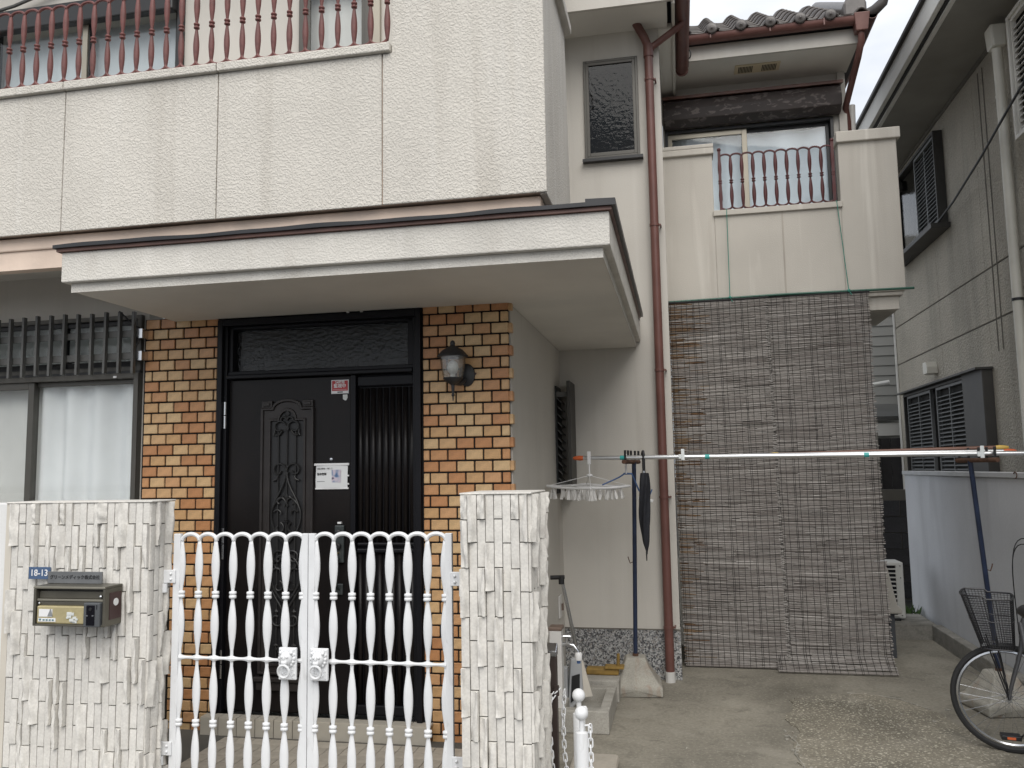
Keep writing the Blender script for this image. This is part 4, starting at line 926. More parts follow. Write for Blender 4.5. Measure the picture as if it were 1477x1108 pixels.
for r_, top in ((.075, .068), (.070, .066)):
    prof = [(r_-.019, -.056), (r_-.009, -.01), (r_, .066)]
    base = len(gm_.v); n_ = 24
    for rr_, zz in prof:
        for k in range(n_): a = 2*PI*k/n_; q = rr_*(1+.02*(k % 2)); gm_.v.append((lx+q*math.cos(a), ly+q*math.sin(a), lz+zz))
    for i in range(2):
        for k in range(n_): gm_.f.append((base+i*n_+k, base+i*n_+(k+1) % n_, base+(i+1)*n_+(k+1) % n_, base+(i+1)*n_+k))
gm_.build('glass', 'glass_lamp', lm)
MB().sphere((lx, ly, lz+.005), .034, 12, 8, (1, 1, 1.25)).tube([(lx, ly, lz-.06), (lx, ly, lz-.02)], .014, 10).build('bulb', 'bulb', lm, smooth=True)
MB().lathe([(.050, 0), (.048, -.012), (.03, -.022)], (lx+.055, 4.797, lz-.03), 18, axis='y', sy=1.4).build('back_plate', 'lamp_iron', lm, smooth=True)
MB().tube([(lx+.05, 4.79, lz-.05), (lx+.03, 4.74, lz-.085), (lx, ly, lz-.085)], .014, 10).build('arm', 'lamp_iron', lm, smooth=True)
tag(MB().prism([(-1.202, 2.150), (-1.186, 2.158), (-1.170, 2.150), (-1.178, 2.140), (-1.186, 2.134), (-1.194, 2.140)], 4.792, 4.7945).build('tile_sticker', 'maroon', None, loc=(-1.186, 4.793, 2.15)), 'tiny dark red sticker on a brick just right of the lantern', 'sticker')
for i, x in enumerate((-1.985, -1.895)):
    tag(MB().sphere((x, 4.785, 2.566), .014, 10, 6, (.8, .6, 1)).build('ceramic_knob', 'wood_white', None, smooth=True, loc=(x, 4.79, 2.566)), 'small cream ceramic knob above the door head, '+('farther from' if i == 0 else 'nearer to')+' the lantern', 'knob', 'cream knobs above the door')
# ================================================================ bollards, chain, post
def bollard(x, y, ztop, label):
    b = thing('bollard', label, 'bollard', (x, y, G)); zb = ztop-.058
    MB().lathe([(.027, G), (.027, zb-.055), (.026, zb-.048), (.012, zb-.044)], (x, y, 0), 20).build('post', 'gate_white', b, smooth=True)
    MB().tube([(x, y, zb-.05), (x, y, zb+.01)], .011, 10).build('neck', 'gate_white', b, smooth=True)
    MB().sphere((x, y, ztop-.029), .029, 20, 14).build('ball', 'gate_white', b, smooth=True)
    MB().tube([(x+.012, y, zb-.02), (x+.03, y, zb-.018), (x+.036, y-.002, zb-.03)], .004, 6).build('hook', 'gate_white', b, smooth=True)
bollard(-.445, 3.60, .58, 'white ball-topped bollard standing forward with chain on its hook')
bollard(-.478, 3.78, .605, 'white ball-topped bollard standing just behind its twin')
link = MB().tube([(.0085*math.cos(a)*(1), 0, .011*(1 if math.sin(a) > 0 else -1)+.0085*math.sin(a)) for a in [2*PI*i/16+.01 for i in range(16)]], .0032, 7, closed=True).mesh('link', 'gate_white', True)
def chain(pts, label, step=.0285):
    c = thing('chain', label, 'chain', pts[0]); P_ = [Vector(p) for p in pts]; acc = []; d = 0
    for a, b in zip(P_, P_[1:]):
        L_ = (b-a).length; 
        while d < L_: acc.append((a+(b-a)*(d/L_), (b-a).normalized())); d += step
        d -= L_
    for i, (p, dr) in enumerate(acc):
        q = dr.to_track_quat('Z', 'Y') @ Matrix.Rotation(R(90*(i % 2)+20), 3, 'Z').to_quaternion(); put('link', link, c, p, q.to_euler())
chain([tuple(p) for p in bez((-.600, 3.96, .545), (-.66, 3.92, .50), (-.625, 3.90, .42), (-.60, 3.86, -.02), 24)], 'white plastic chain hanging in front of the brown post')
chain([tuple(p) for p in bez((-.575, 4.02, .52), (-.60, 4.02, .30), (-.565, 4.0, .1), (-.50, 3.82, -.05), 20)], 'white plastic chain hanging beyond the brown post')
chain([tuple(p) for p in bez((-.41, 3.60, .49), (-.408, 3.60, .34), (-.405, 3.58, .2), (-.40, 3.56, -.06), 20)], 'white chain hanging from the hook of the forward bollard')
bp_ = thing('gate_post', 'slim dark brown metal post behind the narrower stone pillar', 'post', (-.635, 3.98, G))
MB().box(-.672, -.602, 3.96, 4.0, G, .70).build('post', 'brown_metal', bp_, bevel=.004)
MB().prism([(3.955, .70), (3.955, .725), (4.005, .755), (4.005, .70)], -.675, -.60, 'yz').build('cap', 'steel', bp_, bevel=.004)
MB().box(-.615, -.592, 3.95, 3.965, .525, .57).build('chain_lug', 'brown_metal', bp_)
tag(MB().box(-.66, -.40, 4.35, 4.95, G, -.045).build('paving_block', 'floor_tile', None, bevel=.02, loc=(-.53, 4.6, G)), 'low beige paving block on the drive behind the white bollards', 'block')
# ================================================================ tap post, basin, shovel, board
tp_ = thing('tap_post', 'white garden tap post with brown cap standing at the porch side wall', 'tap post', (-.84, 5.55, G))
MB().box(-.88, -.80, 5.50, 5.60, G, .525).build('post', 'old_white', tp_, bevel=.006)
MB().box(-.885, -.795, 5.495, 5.605, .525, .548).build('cap', 'brown_cap', tp_, bevel=.006)
tap = MB().tube([(-.80, 5.55, .43), (-.76, 5.545, .435), (-.725, 5.54, .425), (-.70, 5.54, .395), (-.695, 5.54, .365)], .013, 10).build('tap', 'chrome', tp_, smooth=True)
MB().tube([(-.77, 5.545, .44), (-.77, 5.545, .475)], .009, 8).tube([(-.795, 5.545, .483), (-.745, 5.545, .483)], .008, 8).build('handle', 'chrome', tap, smooth=True)
MB().lathe([(.022, .335), (.024, .35), (.024, .375), (.016, .385)], (-.695, 5.54, 0), 14).build('nozzle', 'white_plastic', tap, smooth=True)
MB().lathe([(.012, .315), (.012, .335)], (-.695, 5.54, 0), 10).build('nozzle_tip', 'blue_wire', tap)
bs = thing('tap_basin', 'square concrete tap basin with raised rim under the garden tap', 'basin', (-.65, 5.77, G))
MB().box(-.83, -.50, 5.45, 5.53, G, .042).box(-.565, -.50, 5.53, 6.02, G, .041).box(-.83, -.50, 6.02, 6.10, G, .042).box(-.83, -.79, 5.53, 6.02, G, .040).build('rim', 'concrete_old', bs, bevel=.008)
MB().box(-.79, -.565, 5.53, 6.02, G, -.06).build('floor', 'concrete_old', bs)
sv = thing('shovel', 'grey plastic snow shovel standing scoop down in the tap basin', 'shovel', (-.76, 5.8, -.06))
gx = Vector((-.822, 5.72, .835)); bx = Vector((-.735, 5.80, .33))
MB().tube([gx, bx], .0125, 12).build('shaft', 'steel', sv, smooth=True)
MB().tube([gx-Vector((0, 0, .04)), gx+Vector((0, 0, .012))], .02, 10).tube([gx+Vector((-.075, 0, .002)), gx+Vector((.022, 0, .006))], .0145, 10).build('grip', 'black', sv, smooth=True)
MB().tube([bx+Vector((-.006, 0, .04)), bx+Vector((.006, 0, -.05))], .017, 10).build('socket', 'grey_scoop', sv, smooth=True)
scp = MB().hexa([(-.825, 5.82, -.045), (-.80, 5.74, -.055), (-.70, 5.80, .035), (-.735, 5.88, .035), (-.79, 5.80, .29), (-.775, 5.76, .29), (-.705, 5.80, .30), (-.72, 5.83, .30)]).build('scoop', 'grey_scoop', sv, bevel=.008)
MB().hexa([(-.782, 5.752, .01), (-.778, 5.738, .01), (-.722, 5.772, .055), (-.726, 5.785, .055), (-.772, 5.765, .18), (-.768, 5.748, .18), (-.719, 5.778, .19), (-.723, 5.79, .19)]).build('label_panel', 'black', scp)
MB().hexa([(-.698, 5.80, .03), (-.64, 5.84, .03), (-.66, 5.87, .06), (-.70, 5.83, .05), (-.712, 5.80, .28), (-.705, 5.81, .28), (-.70, 5.83, .27), (-.71, 5.82, .27)]).build('scoop_side', 'cream_scoop', sv, bevel=.005)
MB().box(-.845, -.80, 5.74, 5.80, -.06, .24).build('side_wing', 'grey_scoop', sv, bevel=.01)
blk = tag(MB().box(-.78, -.49, 6.18, 6.52, G, .055).build('concrete_block', 'concrete_old', None, bevel=.008, loc=(-.63, 6.35, G)), 'flat concrete block between tap basin and granite wall base', 'block')
yb = thing('wooden_board', 'short dull yellow wooden board with peg lying on the flat concrete block', 'board', (-.6, 6.36, .055))
MB().box(-.74, -.50, 6.32, 6.41, .056, .105).build('plank', 'board_yellow', yb, bevel=.012)
MB().box(-.60, -.46, 6.30, 6.39, .106, .125).tube([(-.505, 6.35, .12), (-.50, 6.35, .21)], [.014, .012], 8).build('peg', 'board_yellow', yb, bevel=.004)
# ================================================================ laundry stands and rods
def stand(base, top, label, ang, hook_dir, lean):
    bx_, by_ = base; s = thing('laundry_stand', label, 'laundry stand', (bx_, by_, G))
    b = MB(); prof = [(.19, G, .10), (.19, G+.07, 0), (.165, G+.09, 0), (.10, G+.19, 0), (.072, G+.26, 0)]
    c_, s__ = math.cos(ang), math.sin(ang); rings = []
    for h_, z, _ in prof:
        rings.append([(bx_+c_*x-s__*y, by_+s__*x+c_*y, z) for x, y in ((-h_, -h_), (0, -h_), (h_, -h_), (h_, 0), (h_, h_), (0, h_), (-h_, h_), (-h_, 0))])
    vs = sum(rings, []); fs = [(8*i+k, 8*i+(k+1) % 8, 8*i+8+(k+1) % 8, 8*i+8+k) for i in range(4) for k in range(8)]; fs.append(tuple(range(32, 40)))
    # notches under each side
    for k in (1, 3, 5, 7): vs[k] = (vs[k][0], vs[k][1], G+.04)
    fs.append(tuple(range(8))[::-1]); b.add(vs, fs); b.build('base', 'concrete_base', s, bevel=.012)
    p0, p1 = Vector((bx_, by_, G+.25)), Vector(top)
    MB().tube([p0, p1], .0165, 14).build('pole', 'navy_pole', s, smooth=True)
    MB().tube([p0-Vector((0, 0, .0)), p0+Vector((0, 0, .03))], .022, 12).build('collar', 'rust', s)
    d = Vector((lean, -1, 0)).normalized(); t0, t1 = p1-d*.14, p1+d*.28
    cr_ = MB().tube([t0, t1], .0155, 12).build('cradle', 'rust', s, smooth=True)
    for q in (-.12, -.02, .09, .17, .25):
        c0 = p1+d*q; MB().tube([c0+Vector((.004, 0, 0)), c0+Vector((.004, 0, .085))], .0085, 8).build('peg', 'black', cr_, smooth=True)
    m_ = p0+(p1-p0)*.5; MB().tube([m_+Vector((hook_dir*.014, 0, -.02)), m_+Vector((hook_dir*.035, 0, -.03)), m_+Vector((hook_dir*.045, -.004, .0)), m_+Vector((hook_dir*.05, -.004, .02))], .004, 6).build('hook', 'rust', s, smooth=True)
    return s
stand((-.385, 6.52), (-.345, 6.42, 1.618), 'laundry stand on concrete foot beside the brown downpipe, umbrella hung near it', R(4), -1, -.22)
stand((2.07, 6.36), (1.925, 6.16, 1.585), 'laundry stand leaning before the grey boundary wall behind the bicycle', R(12), 1, .30)
def rod(p0, p1, r, mt, caps, label):
    t_ = thing('laundry_rod', label, 'laundry rod', p0); a, b = Vector(p0), Vector(p1); d = (b-a).normalized()
    MB().tube([a, b], r, 12).build('rod', mt, t_, smooth=True)
    MB().tube([a-d*.065, a-d*.05, a-d*.015, a+d*.012], [r*.5, r*.95, r*1.25, r*1.1], 10).build('end_cap', caps[0], t_, smooth=True)
    MB().tube([b+d*.065, b+d*.05, b+d*.015, b-d*.012], [r*.5, r*.95, r*1.25, r*1.1], 10).build('end_cap', caps[1], t_, smooth=True)
    return t_
def band(t_, p0, p1, f, r, mt='teal'):
    a, b = Vector(p0), Vector(p1); q = a+(b-a)*f; d = (b-a).normalized(); MB().tube([q-d*.016, q+d*.016], r, 10).build('tape_band', mt, t_)
A0, A1 = (-.72, 6.22, 1.652), (2.32, 5.93, 1.624)
r1 = rod(A0, A1, .0155, 'alu_rod', ('orange', 'teal'), 'silver laundry rod at the front of the cradles carrying the peg hanger')
for f in (.10, .30, .645, .985): band(r1, A0, A1, f, .0172)
r2 = rod((-.42, 6.36, 1.652), (2.12, 6.08, 1.64), .0150, 'alu_rod', ('orange', 'orange'), 'silver laundry rod with orange end cap behind the front rod')
r3 = rod((.7, 6.42, 1.652), (2.13, 6.24, 1.668), .0145, 'brown_rod', ('yellow', 'yellow'), 'brown laundry rod with pale yellow end cap on the rearmost pegs')
MB().tube([(1.96, 6.262, 1.6545), (2.11, 6.244, 1.655)], .0135, 10).build('white_sleeve', 'old_white', r3)
for x, y, z, lb in ((.02, 6.15, 1.652, 'clear plastic clip on the rods near the brown downpipe'), (1.935, 5.967, 1.628, 'clear plastic clip on the rods above the leaning stand')):
    c_ = thing('rod_clip', lb, 'clip', (x, y, z))
    MB().tube([(x, y+.02*math.cos(a), z+.02*math.sin(a)) for a in [i*.35-.9 for i in range(15)]], .006, 6).build('jaw', 'clear_plastic', c_, smooth=True)
    MB().box(x-.012, x+.012, y-.026, y-.016, z-.03, z+.05).box(x-.03, x-.01, y-.024, y-.014, z-.02, z+.012).build('grip', 'clear_plastic', c_, bevel=.003)
# peg hanger
ph = thing('peg_hanger', 'white square peg hanger with many pegs hung on the front rod', 'peg hanger', (-.66, 6.2, 1.38))
hx, hy, hz = -.66, 6.17, 1.655
MB().tube([(hx, hy, 1.525), (hx, hy, 1.60), (hx, hy+.005, 1.64)], .006, 8).tube([(hx+.0, hy+.05+.03*math.cos(a), hz+.005+.027*math.sin(a)) for a in [PI*1.1-i*.28 for i in range(12)]], .006, 8).box(hx-.012, hx+.012, hy-.005, hy+.012, 1.605, 1.70).build('hook', 'white_plastic', ph, smooth=True)
cs = [(-.955, 6.02, 1.452), (-.62, 5.86, 1.436), (-.375, 6.30, 1.440), (-.72, 6.48, 1.455)]
MB().sphere((hx, hy, 1.522), .018, 12, 8, (1.4, 1, .7)).build('hub', 'white_plastic', ph, smooth=True)
hw_ = MB()
for c_ in cs: hw_.tube([(hx, hy, 1.522), c_], .0022, 5)
hw_.build('hanger_wire', 'white_plastic', ph)
fr_ = MB()
for i in range(4):
    a, b = Vector(cs[i]), Vector(cs[(i+1) % 4]); mid = (a+b)/2-Vector((0, 0, .014)); fr_.tube(bez(a, a+(mid-a)*.7, b+(mid-b)*.7, b, 8), .0095, 8)
for t in (.33, .66): fr_.tube([Vector(cs[0]).lerp(Vector(cs[3]), t), Vector(cs[1]).lerp(Vector(cs[2]), t)], .005, 6)
fr_.build('frame', 'white_plastic', ph, smooth=True)
pg = MB().hexa([(-.011, -.004, -.075), (.011, -.004, -.075), (.011, .004, -.075), (-.011, .004, -.075), (-.006, -.003, 0), (.006, -.003, 0), (.006, .003, 0), (-.006, .003, 0)]).box(-.003, .003, -.009, .009, -.07, -.03).mesh('peg', 'old_white')
for i in range(84):
    u, v = random.random(), random.choice((.03, .33, .66, .97)); 
    if i % 2: u, v = v, u
    p = Vector(cs[0]).lerp(Vector(cs[3]), v).lerp(Vector(cs[1]).lerp(Vector(cs[2]), v), u)
    put('peg', pg, ph, (p.x, p.y, p.z-.018), (random.uniform(-.25, .25), random.uniform(-.2, .2), random.random()*6))
# blue trouser hanger
bh = thing('trouser_hanger', 'blue plastic frame hanger with white clip bar behind the stand pole', 'hanger', (-.33, 6.3, 1.36))
MB().tube([(-.400, 6.31, 1.53), (-.400, 6.31, 1.60), (-.395, 6.33, 1.66), (-.395, 6.36, 1.672), (-.395, 6.385, 1.655)], .007, 8).build('hook', 'white_plastic', bh, smooth=True)
bm_ = MB()
for dy in (0, .035): bm_.tube([(-.57, 6.2+dy, 1.452), (-.45, 6.26+dy, 1.505), (-.405, 6.31, 1.535)], .0055, 6)
for dy in (0, .03): bm_.tube([(-.405, 6.31, 1.535), (-.36, 6.33, 1.53), (-.31, 6.36+dy, 1.40), (-.24, 6.40+dy, 1.352)], .0055, 6)
bm_.tube([(-.24, 6.40, 1.352), (-.215, 6.40, 1.41)], .0055, 6).tube([(-.42, 6.31, 1.53), (-.36, 6.33, 1.53)], .008, 6); bm_.build('frame', 'blue_wire', bh, smooth=True)
MB().obox((-.265, 6.40, 1.335), (.115, .03, .022), Matrix.Rotation(R(14), 4, 'Y')).build('clip_bar', 'white_plastic', bh, bevel=.004)
# umbrella
um = thing('umbrella', 'closed black umbrella hanging by its handle from the laundry rod', 'umbrella', (-.262, 6.2, .9))
ux, uy = -.262, 6.17
MB().tube([(ux-.012, uy+.055, 1.648), (ux-.008, uy+.045, 1.676), (ux-.003, uy+.02, 1.690), (ux, uy, 1.668), (ux, uy, 1.60), (ux, uy, 1.545)], .0115, 10).build('handle', 'black', um, smooth=True)
MB().tube([(ux, uy, 1.55), (ux, uy, 1.525)], .014, 10).build('ferrule', 'steel', um, smooth=True)
MB().grid(lambda u, v: ((lambda a, z, r: (ux+.004*math.sin(z*9)+r*math.cos(a), uy+r*math.sin(a), z))(2*PI*u, 1.535-.585*v, (.015+.030*math.sin(PI*min(1, v*.95+.10))**.7*(1-.35*v))*(1+.16*math.sin(2*PI*u*5+v*7))*(.95+.05*math.sin(v*14))*(1-.75*max(0, v-.86)/.14))), 30, 24).build('canopy', 'umbrella', um, smooth=True)
MB().tube([(ux, uy, .97), (ux, uy, .905)], [.006, .004], 8).build('tip', 'black', um, smooth=True)
# ================================================================ reed blinds
def reed_blind(x0, x1, y, z0, z1, label, tan_left, roll, edge_right, lean, seed):
    rn = random.Random(seed); b = thing('reed_blind', label, 'reed blind', ((x0+x1)/2, y, z0))
    A_, B_, C_ = MB(), MB(), MB(); n = int((z1-z0)/.0051); ph = rn.uniform(0, 6)
    def off(x, z):
        t = (z1-z)/(z1-z0); yy = y+.012*math.sin(x*3+z*1.7+ph)+.008*math.sin(z*5+x*2)
        zz = z+.016*math.sin(x*2.3+z*.9+ph)*min(1, t*6)*min(1, (1-t)*6)
        if roll and z < z0+.16: k = (z0+.16-z)/.16; yy -= .17*k*k; 
        return (x+lean*t, yy, zz)
    def reed(mb, xa, xb, z, r, dy):
        m = 2 if xb-xa > .18 else 1; pts = []
        za = z+rn.uniform(-.004, .004); zb = z+rn.uniform(-.004, .004)
        for i in range(m+1):
            t = i/m; p = off(xa+(xb-xa)*t, za+(zb-za)*t+rn.uniform(-.001, .001)); pts.append((p[0], p[1]+dy, p[2]))
        mb.tube(pts, r, 4)
    for i in range(n):
        z = z0+.006+(z1-z0-.012)*i/(n-1); x = x0+rn.uniform(-.012, .012); xe = x1+rn.uniform(-.018, .012)
        while x < xe-.03:
            L_ = rn.uniform(.12, .6); xb = min(x+L_, xe); r = rn.uniform(.0026, .0044)
            t = (z1-z)/(z1-z0)
            use = A_
            if tan_left and x < x0+.26*(1-t*.5) and rn.random() < .62-t*.45: use = B_
            if rn.random() < .015: use = C_
            if use is B_: xb = min(xb, x+rn.uniform(.06, .15))
            reed(use, x, xb, z, r, rn.uniform(-.004, .004)); x = xb+rn.uniform(-.01, .004)
        if edge_right and rn.random() < .4:
            reed(C_, x1-.022+rn.uniform(-.01, .01), x1+rn.uniform(-.005, .008), z, .0032, -.006)
    o = A_.build('reeds', 'reed', b); o['kind'] = 'stuff'
    if B_.v: o = B_.build('stained_reeds', 'reed_tan', b); o['kind'] = 'stuff'
    if C_.v: o = C_.build('pale_reeds', 'reed_pale', b); o['kind'] = 'stuff'
    th = MB(); k = int((x1-x0)/.052)
    for i in range(k+1):
        x = x0+.012+(x1-x0-.024)*i/k+rn.uniform(-.006, .006)
        for dx in ((0, .013) if i % 4 == 0 else (0,)):
            th.tube([(lambda p: (p[0], p[1]-.006, p[2]))(off(x+dx+rn.uniform(-.0025, .0025), z0+(z1-z0)*j/26)) for j in range(27)], .0017, 4)
        p = off(x, z1); th.tube([(p[0], p[1]-.005, p[2]), (p[0]+.002, p[1]-.004, p[2]+.022)], .002, 4)
    th.build('threads', 'thread', b)['kind'] = 'stuff'
    MB().tube([(lambda p: (p[0], p[1], p[2]))(off(x0-.01+(x1-x0+.02)*j/10, z1+.003)) for j in range(11)], .009, 8).build('top_batten', 'thread', b, smooth=True)
    p0, p1 = off(x0, z0+.004), off(x1, z0+.004)
    MB().tube([p0, p1], .008, 8).build('bottom_batten', 'reed', b, smooth=True)
    return b
reed_blind(.70, 1.605, 7.375, -.085, 3.015, 'grey reed blind hung under the balcony, bottom edge rolled forward', False, True, False, .02, 21)
reed_blind(-.060, .785, 7.345, -.088, 3.008, 'brown-stained reed blind hung beside the wall corner, overlapping its neighbour', True, False, True, .045, 11)
tag(MB().tube([(-.05, 7.37, 3.022), (.9, 7.365, 3.036), (1.97, 7.365, 3.03)], .011, 8).build('bamboo_pole', 'bamboo_green', None, smooth=True, loc=(.9, 7.365, 3.03)), 'thin green pole along the top of the reed blinds', 'pole')
for a, b, lb in (((.483, 7.378, 3.83), (.476, 7.345, 3.03), 'green string tied to the blind near the brown stain, hanging straight'), ((1.402, 7.378, 3.83), (1.452, 7.35, 3.035), 'green string slanting from the railing to the blind below the right post')):
    s_ = thing('string', lb, 'string', b); MB().tube([(a[0]-.05, a[1]+.05, a[2]+.01), a, b], .0035, 6).build('cord', 'string_green', s_)
    MB().sphere(b, .014, 8, 6).tube([b, (b[0]+.02, b[1]-.01, b[2]-.04)], .004, 5).build('knot', 'string_green', s_)
# ================================================================ AC unit, sink, kerbs
ac = thing('air_conditioner', 'white outdoor air conditioner unit with slotted front on a concrete kerb', 'air conditioner', (1.7, 9.0, .05))
MB().box(1.32, 2.10, 8.87, 9.15, .07, .61).build('body', 'ac_white', ac, bevel=.012)
MB().box(1.35, 2.035, 8.862, 8.871, .10, .585).build('grille_back', 'lens', ac)
gb = MB()
for k in range(13): gb.box(1.34, 2.04, 8.850, 8.862, .095+k*.0405, .107+k*.0405)
for x in (1.34, 1.45, 1.56, 1.67, 1.78, 1.89, 2.03): gb.box(x-.006, x+.006, 8.846, 8.861, .095, .593)
gb.build('grille', 'ac_white', ac)
for x in (1.40, 2.0): MB().box(x-.05, x+.05, 8.86, 9.16, .05, .071).build('foot', 'black', ac)
for (x, z) in ((2.07, .575), (2.065, .10), (2.07, .46)): MB().lathe([(.006, 0), (.006, -.005)], (x, 8.87, z), 8, axis='y').build('screw', 'grey_paint', ac)
struct(MB().box(-.04, 2.33, 8.72, 9.3, G-.05, .05).build('kerb', 'concrete_kerb', None, bevel=.012))
struct(MB().box(2.285, 2.375, 3.2, 8.718, G-.05, .045).build('kerb', 'concrete_kerb', None, bevel=.01))
sk = thing('utility_sink', 'light grey plastic utility sink on dark legs standing behind the reed blinds', 'sink', (1.5, 8.0, G))
MB().prism([(1.25, .33), (1.27, .45), (1.70, .68), (1.725, .68), (1.74, .60), (1.765, .47), (1.79, .36), (1.825, .32), (1.825, .285), (1.25, .285)], 7.82, 8.2).build('bowl', 'sink_beige', sk, bevel=.012)
for x in (1.30, 1.755): MB().box(x-.022, x+.022, 7.9, 8.1, G, .284).build('leg', 'slate_leg', sk, bevel=.004)
# ================================================================ boundary wall and neighbour
bw2 = thing('boundary_wall', 'plain grey rendered boundary wall beside the drive', 'wall', (2.43, 7, G))
MB().box(2.378, 2.50, 3.2, 9.75, G, 1.452).build('render', 'render_grey', bw2, bevel=.01)
MB().box(2.362, 2.515, 3.2, 9.77, 1.452, 1.492).build('coping', 'wall_cap', bw2, bevel=.004)
MB().tube([(2.36, 6.62+.03*math.cos(a), 1.475+.022*math.sin(a)) for a in [i*.4+.4 for i in range(12)]], .004, 6).build('wire_hook', 'rust', bw2)
# a little weed by the AC kerb
wd = thing('weed', 'tuft of green weeds in the corner behind the AC kerb', 'weed', (2.2, 9.35, G))
lf = MB()
for _ in range(60):
    x, y, a = random.uniform(2.14, 2.34), random.uniform(9.3, 9.5), random.random()*6; h_ = random.uniform(.05, .14); w_ = random.uniform(.008, .016)
    lf.add([(x, y, .0), (x+w_*math.cos(a)+.02*math.cos(a), y+w_, h_*.6), (x+.04*math.cos(a), y+.03*math.sin(a), h_), (x-w_*.5, y-w_*.4, h_*.5)], [(0, 1, 2, 3)])
lf.build('leaves', 'leaf', wd)['kind'] = 'stuff'
NX = 2.95
NB = thing('neighbour_house', 'neighbouring house with grey panelled walls, deep eaves and louvred shutters', 'house', (5.5, 8, G))
MB().box(NX+.01, 9, 2.2, 12.05, G, 5.42).build('core', 'joint', NB)
zb = [(G, 2.897), (2.905, 3.40), (3.408, 5.41)]; ys = [2.2, 4.6, 6.05, 7.62, 8.62, 10.1, 12.05]
for (a, b) in zb:
    for y0, y1 in zip(ys, ys[1:]): MB().box(NX, NX+.02, y0+.004, y1-.004, a+.004, b-.004).build('wall_panel', 'neighbour_wall', NB, bevel=.004)
for y_ in (8.30, 8.42): MB().tube([(NX-.003, y_, 2.6), (NX-.003, y_, 5.3)], .006, 5).build('seam', 'joint', NB)
MB().tube([(NX-.01, 12.05, G), (NX-.01, 12.05, 5.3)], .02, 6).build('corner_bead', 'neighbour_trim', NB)
ne = MB().box(2.40, NX+.05, 2.0, 12.5, 5.41, 5.45).build('eave', 'neighbour_soffit', NB)
MB().box(2.36, 2.40, 2.0, 12.5, 5.415, 5.46).build('eave_strip', 'neighbour_trim', ne)
MB().box(2.335, 2.36, 2.0, 12.5, 5.43, 5.50).build('eave_groove', 'black', ne)
MB().box(2.285, 2.333, 2.0, 12.5, 5.445, 5.66).build('fascia', 'neighbour_trim', ne, bevel=.006)
MB().hexa([(2.25, 2.0, 5.662), (9, 2.0, 5.662), (9, 12.5, 5.662), (2.25, 12.5, 5.662), (2.25, 2.0, 5.70), (9, 2.0, 7.6), (9, 12.5, 7.6), (2.25, 12.5, 5.70)]).build('roof', 'verge', NB)
MB().box(NX-.012, NX, 2.2, 12.05, 5.36, 5.41).build('frieze', 'joint', NB)
np_ = MB().tube([(NX-.07, 7.72, -.09), (NX-.07, 7.72, 4.72), (NX-.085, 7.68, 4.84), (NX-.12, 7.60, 5.10), (NX-.12, 7.60, 5.2)], .042, 14).build('downpipe', 'pipe_cream', NB, smooth=True)
MB().hexa([(NX-.18, 7.53, 5.14), (NX-.06, 7.53, 5.14), (NX-.06, 7.67, 5.14), (NX-.18, 7.67, 5.14), (NX-.19, 7.52, 5.34), (NX-.05, 7.52, 5.34), (NX-.05, 7.68, 5.34), (NX-.19, 7.68, 5.34)]).build('pipe_box', 'pipe_cream', np_, bevel=.02)
for z in (2.95, .9, 4.76): MB().tube([(NX-.07, 7.72, z-.012), (NX-.07, 7.72, z+.012)], .047, 14).build('bracket', 'pipe_cream' if z > 4 else 'black', np_)
def louvres(name, y0, y1, z0, z1, x, panels, fm, smt, pitch=.045, back='dark_slot'):
    """louvred shutters on a wall facing -X"""
    r = MB().box(x-.05, NX, y0-.03, y0, z0-.03, z1+.03).box(x-.05, NX, y1, y1+.03, z0-.03, z1+.03).box(x-.05, NX, y0, y1, z1, z1+.03).box(x-.05, NX, y0, y1, z0-.03, z0).build(name, fm, NB, bevel=.003)
    MB().box(x+.02, NX-.001, y0, y1, z0, z1).build('backing', back, r)
    for a, b in panels:
        p = MB(); p.box(x-.03, x+.005, a, a+.025, z0, z1).box(x-.03, x+.005, b-.025, b, z0, z1).box(x-.03, x+.005, a+.025, b-.025, z1-.03, z1).box(x-.03, x+.005, a+.025, b-.025, z0, z0+.03).box(x-.025, x, (a+b)/2-.01, (a+b)/2+.01, z0+.03, z1-.03)
        fr = p.build('shutter', smt, r); sl2 = MB(); k = int((z1-z0-.07)/pitch)
        for i in range(k): 
            for c0, c1 in ((a+.025, (a+b)/2-.01), ((a+b)/2+.01, b-.025)): sl2.hexa([(x-.026, c0, z0+.04+i*pitch), (x-.026, c1, z0+.04+i*pitch), (x+.004, c1, z0+.056+i*pitch), (x+.004, c0, z0+.056+i*pitch), (x-.026, c0, z0+.046+i*pitch), (x-.026, c1, z0+.046+i*pitch), (x+.004, c1, z0+.062+i*pitch), (x+.004, c0, z0+.062+i*pitch)])
        sl2.build('slats', smt, fr)
    return r
lo = louvres('lower_shutters', 9.22, 11.50, 1.0, 2.42, NX-.04, [(9.26, 10.20), (10.42, 11.42)], 'shutter_box', 'shutter_dark')
MB().box(NX-.10, NX, 8.62, 9.20, .98, 2.47).build('shutter_box', 'shutter_box', lo, bevel=.006)
MB().box(NX-.16, NX, 8.60, 11.55, 2.455, 2.475).build('hood', 'shutter_box', lo)
up = louvres('upper_shutters', 9.6, 11.25, 4.19, 5.18, NX-.05, [(9.63, 10.42)], 'shutter_box', 'shutter_dark')
MB().box(NX-.055, NX-.05, 10.45, 11.22, 4.22, 5.15).build('pane', 'glass_dark', up)
MB().box(NX-.06, NX-.03, 10.42, 10.46, 4.19, 5.18).build('stile', 'dark_alu', up)
MB().box(NX-.20, NX, 9.5, 11.35, 4.10, 4.155).build('sill', 'shutter_box', up, bevel=.004)
